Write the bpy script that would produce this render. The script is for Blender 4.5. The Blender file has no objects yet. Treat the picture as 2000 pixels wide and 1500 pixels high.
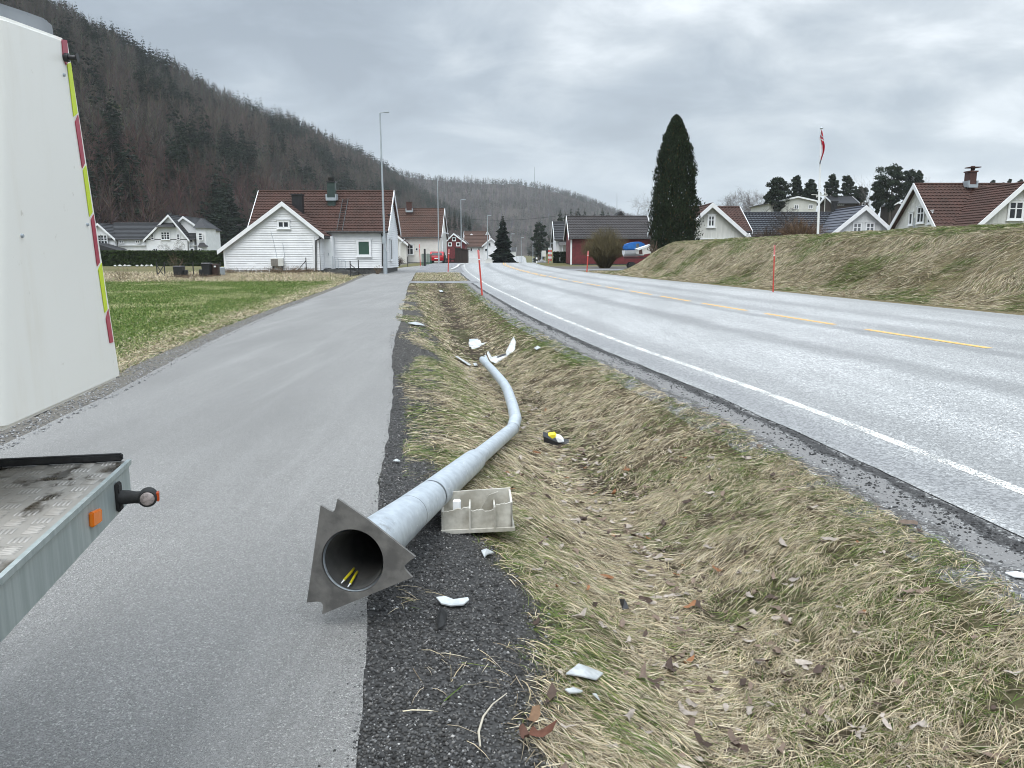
import bpy, bmesh, math, random
import numpy as np
from mathutils import Vector, Matrix

# ------------------------------------------------------------------ camera, sky, sun, exposure
SC = bpy.context.scene
COL = SC.collection
CAMH, F, TH = 1.6, 1500.0, math.atan(251 / 1500)      # photo is 2000x1500
CT, ST = math.cos(TH), math.sin(TH)
cam = bpy.data.cameras.new('camera'); cam.lens = 36 * F / 2000; cam.sensor_width = 36
cam.clip_start = .05; cam.clip_end = 9000
camo = bpy.data.objects.new('camera', cam); COL.objects.link(camo)
camo.location = (0, 0, CAMH); camo.rotation_euler = (math.pi / 2 - TH, 0, 0)
SC.camera = camo
SC.view_settings.view_transform = 'Standard'; SC.view_settings.look = 'None'
SC.view_settings.gamma = 1; SC.view_settings.exposure = 0.14
SC.cycles.max_bounces = 6; SC.cycles.diffuse_bounces = 3; SC.cycles.volume_bounces = 1
SC.cycles.filter_width = 1.0; SC.cycles.use_denoising = True
SC.cycles.use_adaptive_sampling = True; SC.cycles.adaptive_threshold = .006

SUN_EL, SUN_AZ = math.radians(55), math.radians(200)     # azimuth from +Y clockwise
sun = bpy.data.lights.new('sun', 'SUN'); sun.energy = 1.3; sun.angle = math.radians(35); sun.color = (1, .97, .92)
suno = bpy.data.objects.new('sun', sun); COL.objects.link(suno)
sd = Vector((math.sin(SUN_AZ) * math.cos(SUN_EL), math.cos(SUN_AZ) * math.cos(SUN_EL), math.sin(SUN_EL)))
suno.rotation_euler = sd.to_track_quat('Z', 'Y').to_euler(); suno.location = (0, -20, 40)

W = bpy.data.worlds.new('World'); SC.world = W; W.use_nodes = True
def build_world():
    nt = W.node_tree; N = nt.nodes; L = nt.links; N.clear()
    out = N.new('ShaderNodeOutputWorld')
    sky = N.new('ShaderNodeTexSky'); sky.sky_type = 'NISHITA'; sky.sun_disc = False
    sky.sun_elevation = SUN_EL; sky.sun_rotation = SUN_AZ; sky.air_density = 2; sky.dust_density = 4
    b1 = N.new('ShaderNodeBackground'); b1.inputs[1].default_value = .08; L.new(sky.outputs[0], b1.inputs[0])
    tc = N.new('ShaderNodeTexCoord'); sp = N.new('ShaderNodeSeparateXYZ'); L.new(tc.outputs['Generated'], sp.inputs[0])
    def m(op, a, b=None, c=None):
        n = N.new('ShaderNodeMath'); n.operation = op
        for i, x in enumerate((a, b, c)):
            if x is None: continue
            if isinstance(x, (int, float)): n.inputs[i].default_value = x
            else: L.new(x, n.inputs[i])
        return n.outputs[0]
    z = m('MAXIMUM', sp.outputs[2], 0.0)
    den = m('ADD', z, .34)
    cx = m('DIVIDE', sp.outputs[0], den); cy = m('DIVIDE', sp.outputs[1], den)
    cb = N.new('ShaderNodeCombineXYZ'); L.new(cx, cb.inputs[0]); L.new(cy, cb.inputs[1]); cb.inputs[2].default_value = 3.1
    def noise(scale, det, rough, dist, off):
        mp = N.new('ShaderNodeMapping'); mp.inputs['Location'].default_value = off; mp.inputs['Scale'].default_value = (scale * .8, scale, scale)
        L.new(cb.outputs[0], mp.inputs[0])
        n = N.new('ShaderNodeTexNoise'); n.inputs['Scale'].default_value = 1; n.inputs['Detail'].default_value = det
        n.inputs['Roughness'].default_value = rough; n.inputs['Distortion'].default_value = dist
        L.new(mp.outputs[0], n.inputs[0]); return n.outputs[0]
    n1 = noise(1.35, 3, .5, .2, (2.3, 7.7, 0)); n2 = noise(4.2, 7, .56, .35, (5.3, 1.1, 4))
    mix = m('ADD', m('MULTIPLY', n1, .62), m('MULTIPLY', n2, .38))
    cr = N.new('ShaderNodeValToRGB'); L.new(mix, cr.inputs[0])
    e = cr.color_ramp.elements
    e[0].position = .38; e[0].color = (.32, .38, .455, 1)
    e[1].position = .62; e[1].color = (.92, .98, 1.04, 1)
    k = e.new(.46); k.color = (.41, .48, .56, 1)
    k = e.new(.54); k.color = (.61, .675, .74, 1)
    # overcast sky: about three times brighter overhead than at the horizon
    el = m('SMOOTHSTEP', z, .42, .95) if False else None
    mr = N.new('ShaderNodeMapRange'); mr.interpolation_type = 'SMOOTHSTEP'
    L.new(z, mr.inputs[0]); mr.inputs[1].default_value = .3; mr.inputs[2].default_value = .95
    mr.inputs[3].default_value = 1.0; mr.inputs[4].default_value = 3.9
    # bright band near the horizon
    vm = N.new('ShaderNodeVectorMath'); vm.operation = 'SCALE'; L.new(cr.outputs[0], vm.inputs[0]); L.new(mr.outputs[0], vm.inputs['Scale'])
    hz = N.new('ShaderNodeMapRange'); hz.interpolation_type = 'SMOOTHSTEP'; L.new(z, hz.inputs[0])
    hz.inputs[1].default_value = 0; hz.inputs[2].default_value = .22; hz.inputs[3].default_value = .55; hz.inputs[4].default_value = 0
    mx = N.new('ShaderNodeMix'); mx.data_type = 'RGBA'; L.new(hz.outputs[0], mx.inputs[0]); L.new(vm.outputs[0], mx.inputs[6])
    mx.inputs[7].default_value = (.47, .56, .645, 1)
    b2 = N.new('ShaderNodeBackground'); b2.inputs[1].default_value = 1.0; L.new(mx.outputs[2], b2.inputs[0])
    ms = N.new('ShaderNodeMixShader'); ms.inputs[0].default_value = .95
    L.new(b1.outputs[0], ms.inputs[1]); L.new(b2.outputs[0], ms.inputs[2]); L.new(ms.outputs[0], out.inputs[0])
build_world()

# ------------------------------------------------------------------ helpers
R = random.Random(7)
RN = np.random.default_rng(11)
def ray(u, v):
    a = (u - 1000) / F; b = (750 - v) / F
    return Vector((a, CT + b * ST, b * CT - ST))
def P(u, v, Y):                     # point of the sight line at distance Y
    d = ray(u, v); t = Y / d.y
    return Vector((d.x * t, Y, CAMH + d.z * t))
def HIT(u, v, p0, n):               # sight line against a plane
    d = ray(u, v); o = Vector((0, 0, CAMH))
    return o + d * ((Vector(p0) - o).dot(n) / d.dot(n))
def ss(a, b, x):
    t = np.clip((np.asarray(x, float) - a) / (b - a), 0, 1); return t * t * (3 - 2 * t)
def vn(x, y, seed=0):               # value noise 0..1
    x = np.asarray(x, float); y = np.asarray(y, float)
    xi = np.floor(x).astype(np.int64); yi = np.floor(y).astype(np.int64)
    fx = x - xi; fy = y - yi; fx = fx * fx * (3 - 2 * fx); fy = fy * fy * (3 - 2 * fy)
    def h(i, j):
        n = (i * 374761393 + j * 668265263 + seed * 974634777) & 0x7fffffff
        n = ((n ^ (n >> 13)) * 1274126177) & 0x7fffffff
        return ((n ^ (n >> 16)) & 0xffff) / 65535.0
    return (h(xi, yi) * (1 - fx) + h(xi + 1, yi) * fx) * (1 - fy) + (h(xi, yi + 1) * (1 - fx) + h(xi + 1, yi + 1) * fx) * fy
def fbm(x, y, seed=0, o=3):
    a = 0; w = .5; t = 0
    for k in range(o):
        a = a + w * vn(np.asarray(x) * 2 ** k, np.asarray(y) * 2 ** k, seed + k * 17); t += w; w *= .5
    return a / t
_wk = np.array([(-40, 6.3), (-20, 5.1), (0, 4.0), (5, 3.48), (8.84, 2.97), (13, 2.23), (19.3, 1.29), (30.2, 0), (47, -1.88), (70, -4.2), (85, -5.2),
                (95, -5.4), (120, -5), (180, -3), (300, -1), (600, 1), (1500, 5), (5000, 10)], float)
_wm = np.gradient(_wk[:, 1], _wk[:, 0])
def WL(Y):                          # x of the road's left edge line
    Y = np.asarray(Y, float); i = np.clip(np.searchsorted(_wk[:, 0], Y) - 1, 0, len(_wk) - 2)
    h = _wk[i + 1, 0] - _wk[i, 0]; t = np.clip((Y - _wk[i, 0]) / h, 0, 1)
    return ((2 * t**3 - 3 * t**2 + 1) * _wk[i, 1] + (t**3 - 2 * t**2 + t) * h * _wm[i] + (-2 * t**3 + 3 * t**2) * _wk[i + 1, 1] + (t**3 - t**2) * h * _wm[i + 1])
def SLP(Y): return np.interp(Y, [-40, 50, 60, 68, 72, 76, 80, 92, 97, 110], [-7.6, -7.75, -7.5, -6.8, -6.4, -5.8, -4.8, -4.1, -3.2, -2.5])   # path left / right edge
def SRP(Y): return np.interp(Y, [-40, 0, 5.3, 10, 20, 40, 60, 110], [-4.2, -4.2, -4.4, -4.35, -4.05, -4.27, -4.2, -4.2])
def rise(Y):
    Y = np.asarray(Y, float)
    return .6 * ss(35, 95, Y) - .45 * ss(97, 130, Y)
def bankk(Y): return .05 * (1 - ss(32, 85, Y))
def prof(s, Y):
    s = np.asarray(s, float); Y = np.asarray(Y, float)
    z = rise(Y) + bankk(Y) * np.clip(s, 0, 8.7)
    dk = (1 - ss(33, 43, Y))
    d = np.interp(s, [-4.3, -4.0, -3.7, -3.3, -2.95, -2.6, -2.3, -1.95, -1.5, -1.15, -.9, 0], [0, -.02, -.07, -.25, -.46, -.57, -.54, -.39, -.16, -.05, -.02, 0])
    inb = ss(-4.0, -3.4, s) * (1 - ss(-1.5, -1.1, s))
    z = z + d * dk + inb * dk * .05 * (fbm((s) * 1.3, Y * .8, 3) - .5) * 2 + inb * (.06 * (fbm(s * 4, Y * 4, 5) - .5))
    z = z + np.interp(s, [-30, -9, -8.2, -7.6], [-.14, -.12, -.05, 0])
    ml = ss(-8.5, -11.5, s); z = z + ml * (.44 * ss(46, 58, Y) - rise(Y))
    z = z + (s < -8.4) * .05 * (fbm(s * .7, Y * .7, 8) - .5)
    ye = 49 + np.clip(s - 9, 0, 60) * 1.25
    B = 1 - ss(ye - 5, ye + 6, Y)
    b = np.interp(s, [8.7, 9.1, 9.6, 11.4, 12.1, 13, 30, 60, 120], [0, .07, .3, 1.72, 1.95, 2.0, 1.75, 1.3, .5])
    z = z + B * (b + ss(9, 9.8, s) * .13 * (fbm(s * .9, Y * .6, 9) - .5) + ss(9, 9.5, s) * .06 * (fbm(s * 3, Y * 2.5, 19) - .5))
    X = WL(Y) + s
    z = z + 8 * np.exp(-((X - 85) / 55) ** 2 - ((Y - 190) / 60) ** 2)
    z = z - 3.2 * np.exp(-((s - 4) / 15) ** 2) * ss(100, 145, Y) * (1 - ss(420, 520, Y)) + 1.2 * ss(480, 700, Y) + 4.4 * np.exp(-((X - 7.6) / 2.3) ** 2 - ((Y - 150) / 13) ** 2)
    return z
def hz(X, Y):
    return prof(np.asarray(X, float) - WL(Y), Y)
def gp(X, Y, dz=0): return Vector((X, Y, float(hz(X, Y)) + dz))
def G(u, v, dz=0):                  # sight line against the terrain
    d = ray(u, v); o = Vector((0, 0, CAMH)); t0 = .5; t = t0
    while t < 400:
        p = o + d * t
        if p.z <= float(hz(p.x, p.y)): break
        t0 = t; t = t * 1.01 + .01
    for _ in range(30):
        m = (t0 + t) / 2; p = o + d * m
        if p.z <= float(hz(p.x, p.y)): t = m
        else: t0 = m
    p = o + d * t; p.z = float(hz(p.x, p.y)) + dz; return p

def tag(o, label=None, cat=None, group=None, kind=None):
    if label: o['label'] = label
    if cat: o['category'] = cat
    if group: o['group'] = group
    if kind: o['kind'] = kind
    return o
def rootloc(p):
    l = Vector((0, 0, 0))
    while p is not None: l += p.location; p = p.parent
    return l
def thing(name, label, cat, loc, group=None):
    o = bpy.data.objects.new(name, None); COL.objects.link(o); o.location = loc; o.empty_display_size = .2
    return tag(o, label, cat, group)
def nmesh(name, V, faces, mat, parent=None, attrs=None, smooth=False, loc=None):
    """numpy mesh: faces = list of int arrays (n,3) / (n,4)"""
    V = np.asarray(V, np.float32)
    o3 = rootloc(parent) if parent else Vector(loc or (0, 0, 0))
    V = V - np.array(o3, np.float32)
    me = bpy.data.meshes.new(name); me.vertices.add(len(V)); me.vertices.foreach_set('co', V.ravel())
    fs = [np.asarray(f, np.int32) for f in faces if len(f)]
    idx = np.concatenate([f.ravel() for f in fs]); cnt = np.concatenate([np.full(len(f), f.shape[1], np.int32) for f in fs])
    st = np.concatenate([[0], np.cumsum(cnt)[:-1]]).astype(np.int32)
    me.loops.add(len(idx)); me.loops.foreach_set('vertex_index', idx)
    me.polygons.add(len(cnt)); me.polygons.foreach_set('loop_start', st); me.polygons.foreach_set('loop_total', cnt)
    if smooth: me.polygons.foreach_set('use_smooth', np.ones(len(cnt), bool))
    me.update(calc_edges=True)
    for k, a in (attrs or {}).items():
        a = np.asarray(a, np.float32)
        if a.ndim == 2:
            at = me.attributes.new(k, 'FLOAT_COLOR', 'POINT'); c = np.ones((len(a), 4), np.float32); c[:, :3] = a[:, :3]; at.data.foreach_set('color', c.ravel())
        else:
            at = me.attributes.new(k, 'FLOAT', 'POINT'); at.data.foreach_set('value', a)
    me.materials.append(mat)
    o = bpy.data.objects.new(name, me); COL.objects.link(o)
    if parent: o.parent = parent
    else: o.location = o3
    return o
class MB:
    def __init__(s): s.v = []; s.f = []
    def add(s, vs, fs):
        n = len(s.v); s.v += [tuple(p) for p in vs]; s.f += [tuple(i + n for i in f) for f in fs]; return s
    def quad(s, *p): return s.add(p, [tuple(range(len(p)))])
    def box(s, c, d, rot=None):
        c = Vector(c); M = rot or Matrix.Identity(3)
        vs = [c + M @ Vector((x * d[0] / 2, y * d[1] / 2, z * d[2] / 2)) for x in (-1, 1) for y in (-1, 1) for z in (-1, 1)]
        return s.add(vs, [(0, 1, 3, 2), (4, 6, 7, 5), (0, 4, 5, 1), (2, 3, 7, 6), (0, 2, 6, 4), (1, 5, 7, 3)])
    def bb(s, x0, x1, y0, y1, z0, z1): return s.box(((x0 + x1) / 2, (y0 + y1) / 2, (z0 + z1) / 2), (x1 - x0, y1 - y0, z1 - z0))
    def prism(s, poly, off):
        n = len(poly); off = Vector(off); a = [Vector(p) for p in poly]
        return s.add(a + [p + off for p in a], [tuple(range(n)), tuple(range(2 * n - 1, n - 1, -1))] + [(i, (i + 1) % n, n + (i + 1) % n, n + i) for i in range(n)])
    def bar(s, a, b, w, h=None, up=(0, 0, 1)):
        a = Vector(a); b = Vector(b); d = (b - a).normalized(); u = Vector(up)
        x = d.cross(u)
        if x.length < 1e-4: x = d.cross(Vector((1, 0, 0)))
        x.normalize(); y = x.cross(d); h = h or w
        return s.prism([a + x * w / 2 + y * h / 2, a - x * w / 2 + y * h / 2, a - x * w / 2 - y * h / 2, a + x * w / 2 - y * h / 2], b - a)
    def tube(s, pts, rad, n=8, cap=True):
        pts = [Vector(p) for p in pts]; rad = rad if isinstance(rad, (list, tuple)) else [rad] * len(pts)
        vs = []; px = None
        for i, p in enumerate(pts):
            d = (pts[min(i + 1, len(pts) - 1)] - pts[max(i - 1, 0)]).normalized()
            x = (px - d * px.dot(d)) if px is not None else d.orthogonal()
            x.normalize(); px = x; y = d.cross(x)
            vs += [p + (x * math.cos(2 * math.pi * k / n) + y * math.sin(2 * math.pi * k / n)) * rad[i] for k in range(n)]
        fs = [(i * n + k, i * n + (k + 1) % n, (i + 1) * n + (k + 1) % n, (i + 1) * n + k) for i in range(len(pts) - 1) for k in range(n)]
        if cap: fs += [tuple(range(n - 1, -1, -1)), tuple(range((len(pts) - 1) * n, len(pts) * n))]
        return s.add(vs, fs)
    def build(s, name, mat, parent=None, smooth=False, bevel=0, seg=2, loc=None):
        o3 = rootloc(parent) if parent else Vector(loc or (0, 0, 0))
        bm = bmesh.new(); vs = [bm.verts.new(Vector(p) - o3) for p in s.v]
        for f in s.f:
            try: bm.faces.new([vs[i] for i in f])
            except ValueError: pass
        bmesh.ops.recalc_face_normals(bm, faces=bm.faces)
        if bevel: bmesh.ops.bevel(bm, geom=bm.edges[:], offset=bevel, segments=seg, affect='EDGES', clamp_overlap=True)
        me = bpy.data.meshes.new(name); bm.to_mesh(me); bm.free(); me.materials.append(mat)
        if smooth:
            me.polygons.foreach_set('use_smooth', [True] * len(me.polygons))
            try: me.set_sharp_from_angle(angle=math.radians(40))
            except Exception: pass
        o = bpy.data.objects.new(name, me); COL.objects.link(o)
        if parent: o.parent = parent
        else: o.location = o3
        return o
def copy_tree(o, parent=None):
    c = o.copy(); COL.objects.link(c)
    if parent: c.parent = parent
    for ch in list(o.children): copy_tree(ch, c)
    return c

# ------------------------------------------------------------------ materials
def newmat(name):
    m = bpy.data.materials.new(name); m.use_nodes = True; nt = m.node_tree; nt.nodes.clear()
    o = nt.nodes.new('ShaderNodeOutputMaterial'); b = nt.nodes.new('ShaderNodeBsdfPrincipled'); nt.links.new(b.outputs[0], o.inputs[0])
    return m, nt, b
class NB:
    def __init__(s, nt): s.nt = nt; s.N = nt.nodes; s.L = nt.links; s.tc = None
    def co(s, sc=(1, 1, 1), kind='Object', loc=(0, 0, 0)):
        t = s.N.new('ShaderNodeTexCoord'); m = s.N.new('ShaderNodeMapping'); m.inputs['Scale'].default_value = sc; m.inputs['Location'].default_value = loc
        s.L.new(t.outputs[kind], m.inputs[0]); return m.outputs[0]
    def noise(s, co, scale, det=3, rough=.55, dist=0):
        n = s.N.new('ShaderNodeTexNoise'); n.inputs['Scale'].default_value = scale; n.inputs['Detail'].default_value = det
        n.inputs['Roughness'].default_value = rough; n.inputs['Distortion'].default_value = dist; s.L.new(co, n.inputs[0]); return n.outputs[0]
    def vor(s, co, scale, out='Distance', feat='F1'):
        n = s.N.new('ShaderNodeTexVoronoi'); n.feature = feat; n.inputs['Scale'].default_value = scale; s.L.new(co, n.inputs[0]); return n.outputs[out]
    def attr(s, name, out='Fac'):
        n = s.N.new('ShaderNodeAttribute'); n.attribute_name = name; return n.outputs[out]
    def math(s, op, a, b=0.0):
        n = s.N.new('ShaderNodeMath'); n.operation = op
        for i, x in enumerate((a, b)):
            if isinstance(x, (int, float)): n.inputs[i].default_value = x
            else: s.L.new(x, n.inputs[i])
        return n.outputs[0]
    def rng(s, x, a, b, c=0.0, d=1.0, smooth=True):
        n = s.N.new('ShaderNodeMapRange'); n.interpolation_type = 'SMOOTHSTEP' if smooth else 'LINEAR'
        s.L.new(x, n.inputs[0])
        for i, v in enumerate((a, b, c, d)): n.inputs[i + 1].default_value = v
        return n.outputs[0]
    def mix(s, f, a, b, mode='MIX'):
        n = s.N.new('ShaderNodeMix'); n.data_type = 'RGBA'; n.blend_type = mode; n.clamp_factor = True
        for i, x in ((0, f), (6, a), (7, b)):
            if isinstance(x, (int, float)): n.inputs[i].default_value = x
            elif isinstance(x, tuple): n.inputs[i].default_value = tuple(x[:3]) + (1,)
            else: s.L.new(x, n.inputs[i])
        return n.outputs[2]
    def bump(s, h, bsdf, strength=.5, dist=.01):
        n = s.N.new('ShaderNodeBump'); n.inputs['Strength'].default_value = strength; n.inputs['Distance'].default_value = dist
        s.L.new(h, n.inputs['Height']); s.L.new(n.outputs[0], bsdf.inputs['Normal'])
def pmat(name, c1, c2=None, scale=3, rough=.7, bump=0, bscale=None, metal=0, spec=.5, stretch=(1, 1, 1), bd=.01, lo=.35, hi=.65):
    m, nt, b = newmat(name); n = NB(nt)
    b.inputs['Roughness'].default_value = rough; b.inputs['Metallic'].default_value = metal
    b.inputs['Specular IOR Level'].default_value = spec
    c2 = c2 or tuple(x * .8 for x in c1)
    co = n.co(stretch)
    f = n.noise(co, scale, 5, .6)
    n.L.new(n.mix(n.rng(f, lo, hi), c1, c2), b.inputs['Base Color'])
    if bump: n.bump(n.noise(co, bscale or scale * 4, 4), b, bump, bd)
    return m
def attrmat(name, rough=.8, noise=0, scale=30, spec=.3, trans=0, bump=0):
    m, nt, b = newmat(name); n = NB(nt); b.inputs['Roughness'].default_value = rough; b.inputs['Specular IOR Level'].default_value = spec
    c = n.attr('col', 'Color')
    if noise:
        f = n.rng(n.noise(n.co(), scale, 5, .65), .25, .75, 1 - noise, 1 + noise, False)
        cb = n.N.new('ShaderNodeVectorMath'); cb.operation = 'SCALE'; n.L.new(c, cb.inputs[0]); n.L.new(f, cb.inputs['Scale']); c = cb.outputs[0]
    n.L.new(c, b.inputs['Base Color'])
    if bump: n.bump(n.noise(n.co(), scale, 5, .7), b, bump, .02)
    if trans:
        t = n.N.new('ShaderNodeBsdfTranslucent'); n.L.new(c, t.inputs[0]); ms = n.N.new('ShaderNodeMixShader'); ms.inputs[0].default_value = trans
        n.L.new(b.outputs[0], ms.inputs[1]); n.L.new(t.outputs[0], ms.inputs[2])
        n.L.new(ms.outputs[0], [x for x in n.N if x.type == 'OUTPUT_MATERIAL'][0].inputs[0])
    return m
def asphalt(name, dark, light, stone, agg, rough=.6, road=False, spec=.5):
    m, nt, b = newmat(name); n = NB(nt); co = n.co()
    b.inputs['Roughness'].default_value = rough; b.inputs['Specular IOR Level'].default_value = spec
    v = n.vor(co, agg, 'Color'); g = n.N.new('ShaderNodeSeparateColor'); n.L.new(v, g.inputs[0])
    d = n.vor(co, agg, 'Distance')
    fine = n.noise(co, agg * 1.3, 3, .7)
    base = n.mix(n.rng(g.outputs[0], .1, .9, 0, 1, False), dark, light)
    base = n.mix(n.rng(g.outputs[1], .88, .97), base, stone)
    base = n.mix(n.rng(fine, .52, .36), base, tuple(x * .35 for x in dark))
    big = n.noise(n.co((1, .25, 1)), .9, 4, .6)
    base = n.mix(n.rng(big, .3, .7, 0, .45), base, tuple(x * .72 for x in dark))
    st = n.noise(n.co((2.2, .12, 1)), 1.1, 5, .65); base = n.mix(n.rng(st, .5, .72, 0, .08 if road else .2), base, tuple(min(1, x * 1.15) for x in light))
    sp = n.noise(co, 3.1, 6, .75); base = n.mix(n.rng(sp, .66, .74, 0, .45), base, tuple(x * .5 for x in dark))
    if road:
        s = n.attr('s'); wob = n.math('ADD', s, n.math('MULTIPLY', n.noise(n.co(), .8, 3), .5))
        def band(c, w, amt, base, col):
            dd = n.math('ABSOLUTE', n.math('SUBTRACT', wob, c + .25))
            return n.mix(n.rng(dd, w, w * .15, 0, amt), base, col)
        dk = tuple(x * .55 for x in dark); base = band(-.38, .42, .8, base, n.mix(n.rng(g.outputs[0], .1, .9), (.13, .13, .132), (.26, .26, .262)))
        for c, w, a in ((2.5, .5, .55), (5.0, .5, .35), (4.3, .3, .55), (6.3, .5, .42), (0.25, .6, .4), (8.1, .5, .45)): base = band(c, w, a, base, dk)
    n.L.new(base, b.inputs['Base Color'])
    n.bump(n.math('ADD', n.math('MULTIPLY', d, -1.0), n.math('MULTIPLY', fine, .6)), b, .55, .006)
    return m
M = {}
M['path'] = asphalt('path_asphalt', (.185, .179, .169), (.312, .304, .29), (.5, .485, .455), 170, .62, spec=.5)
M['road'] = asphalt('road_asphalt', (.26, .26, .256), (.57, .572, .562), (.8, .8, .78), 55, .5, True)
M['oldasph'] = asphalt('apron_asphalt', (.15, .15, .155), (.30, .30, .30), (.5, .5, .5), 70, .7)
M['white'] = pmat('white_paint', (.80, .81, .82), (.72, .73, .74), 1.2, .5, .03)
M['trim'] = pmat('trim_white', (.84, .85, .86), (.78, .79, .8), 2, .45)
M['cream'] = pmat('cream_paint', (.70, .69, .65), (.62, .61, .57), 1.5, .6)
M['greywall'] = pmat('grey_wall', (.60, .60, .56), (.54, .54, .5), 1.5, .6)
M['redwall'] = pmat('red_wood', (.16, .022, .028), (.11, .018, .022), 3, .7, .1)
M['darkwood'] = pmat('dark_wood', (.05, .035, .028), (.03, .022, .018), 4, .8, .2, stretch=(6, 6, .6))
M['found'] = pmat('foundation', (.10, .10, .095), (.05, .05, .05), 5, .9, .2)
M['black'] = pmat('black_plastic', (.012, .012, .014), (.02, .02, .022), 8, .45)
M['gutter'] = pmat('gutter_dark', (.02, .02, .022), (.03, .03, .03), 8, .4)
M['galv'] = pmat('galvanised', (.46, .505, .545), (.55, .60, .64), 16, .45, .02, 90, .4)
M['galvfar'] = pmat('galvanised_far', (.36, .40, .43), (.42, .46, .49), 4, .5, 0, None, .3)
M['glass'] = pmat('dark_glass', (.015, .018, .022), (.03, .035, .04), 2, .08)
M['glasspale'] = pmat('pale_glass', (.09, .10, .11), (.2, .21, .22), 1.5, .12)
M['greenblind'] = pmat('green_blind', (.035, .085, .06), (.03, .075, .055), 2, .5)
M['brick'] = pmat('chimney_brick', (.085, .038, .03), (.055, .028, .025), 9, .85, .3)
M['pipegreen'] = pmat('chimney_green', (.05, .075, .065), (.04, .06, .055), 3, .4, 0, None, .3)
M['pole_red'] = pmat('snow_pole_red', (.62, .06, .045), (.5, .07, .05), 6, .5)
M['pole_refl'] = pmat('snow_pole_reflector', (.75, .2, .18), (.6, .2, .2), 6, .3)
M['redcar'] = pmat('red_car_paint', (.45, .01, .025), (.4, .01, .02), 2, .2)
M['rubber'] = pmat('rubber', (.015, .015, .015), (.03, .03, .03), 20, .8, .2)
M['greenfence'] = pmat('green_fence', (.018, .10, .075), (.015, .07, .055), 3, .6)
M['bark'] = pmat('bark', (.09, .075, .062), (.045, .038, .033), 8, .9, .4, stretch=(4, 4, .7))
M['foliage'] = attrmat('foliage', .75, .2, 3, .2, .12)
M['twig'] = attrmat('twigs', .9, .15, 3, .1)
M['grass'] = attrmat('grass_blades', .65, .12, 20, .25, .22)
M['ground'] = attrmat('ground_soil', .95, .6, 22, .1, 0, .8)
M['stone'] = attrmat('gravel_stones', .8, .25, 60, .3)
M['leaf'] = attrmat('dead_leaf', .7, .3, 40, .3, .1)
M['hillfloor'] = attrmat('hill_floor', .95, .5, .06, .1)
def roofmat(name, c1, c2, rough=.7):
    m, nt, b = newmat(name); n = NB(nt); b.inputs['Roughness'].default_value = rough; b.inputs['Specular IOR Level'].default_value = .35
    co = n.co(); f = n.noise(co, .9, 5, .65); g = n.noise(co, 7, 3, .7)
    c = n.mix(n.rng(f, .3, .7), c1, c2); c = n.mix(n.rng(g, .55, .75, 0, .6), c, tuple(x * .4 for x in c2))
    n.L.new(c, b.inputs['Base Color']); return m
M['tilered'] = roofmat('roof_red_brown', (.080, .040, .031), (.056, .032, .025), .85)
M['tilebrown'] = roofmat('roof_brown', (.088, .046, .033), (.064, .037, .028), .85)
M['tilegrey'] = roofmat('roof_grey_brown', (.055, .048, .047), (.04, .035, .035))
M['tileblack'] = roofmat('roof_black_glazed', (.022, .024, .030), (.03, .032, .038), .3)
M['slate'] = roofmat('roof_dark_slate', (.03, .03, .032), (.022, .022, .025), .6)
M['sheet'] = roofmat('roof_grey_sheet', (.075, .08, .10), (.06, .065, .08), .5)
def vsiding(name, c):
    m, nt, b = newmat(name); n = NB(nt); b.inputs['Roughness'].default_value = .6
    w = n.N.new('ShaderNodeTexWave'); w.inputs['Scale'].default_value = 1.6; w.wave_profile = 'SAW'; n.L.new(n.co((1, 1, 0)), w.inputs[0])
    w.bands_direction = 'DIAGONAL'
    c0 = n.mix(n.rng(n.noise(n.co((3, 3, .5)), 1.4, 4), .3, .7), c, tuple(x * .86 for x in c))
    n.L.new(c0, b.inputs['Base Color']); n.bump(n.rng(w.outputs[1], .0, .2), b, .8, .02); return m
M['vwhite'] = vsiding('vertical_boards_white', (.72, .73, .73)); M['vcream'] = vsiding('vertical_boards_cream', (.66, .66, .62))
# ------------------------------------------------------------------ ground, path, road
def geo(a, b, first, g):
    o = [a]; st = first
    while o[-1] < b: o.append(o[-1] + st); st *= g
    return o
def strip(name, sf0, sf1, Ys, ns, mat, dz, jag=0):
    Ys = np.asarray(Ys, float); n = len(Ys); t = np.linspace(0, 1, ns)
    s0 = np.array([sf0(y) for y in Ys]); s1 = np.array([sf1(y) for y in Ys])
    if jag:
        s0 = s0 + jag * (fbm(Ys * 3, Ys * 0, 31) - .5); s1 = s1 + jag * (fbm(Ys * 3, Ys * 0 + 5, 37) - .5)
    S = s0[:, None] * (1 - t) + s1[:, None] * t; YY = np.repeat(Ys[:, None], ns, 1)
    V = np.stack([WL(YY) + S, YY, prof(S, YY) + dz], -1).reshape(-1, 3)
    i = np.arange(n - 1)[:, None] * ns + np.arange(ns - 1)[None, :]
    Fq = np.stack([i, i + 1, i + ns + 1, i + ns], -1).reshape(-1, 4)
    return tag(nmesh(name, V, [Fq], mat, attrs={'s': S.ravel()}), kind='structure')
def gravlim(Y): return np.interp(Y, [0, 2.3, 3.8, 5, 6.8, 11, 17, 24, 40], [-3.6, -3.68, -3.55, -3.92, -4.0, -3.65, -3.3, -3.6, -3.9]) + .35 * (fbm(np.asarray(Y) * 1.3, np.asarray(Y) * 0, 41) - .5) + .22 * (fbm(np.asarray(Y) * 6, np.asarray(Y) * 0, 43) - .5)
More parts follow.
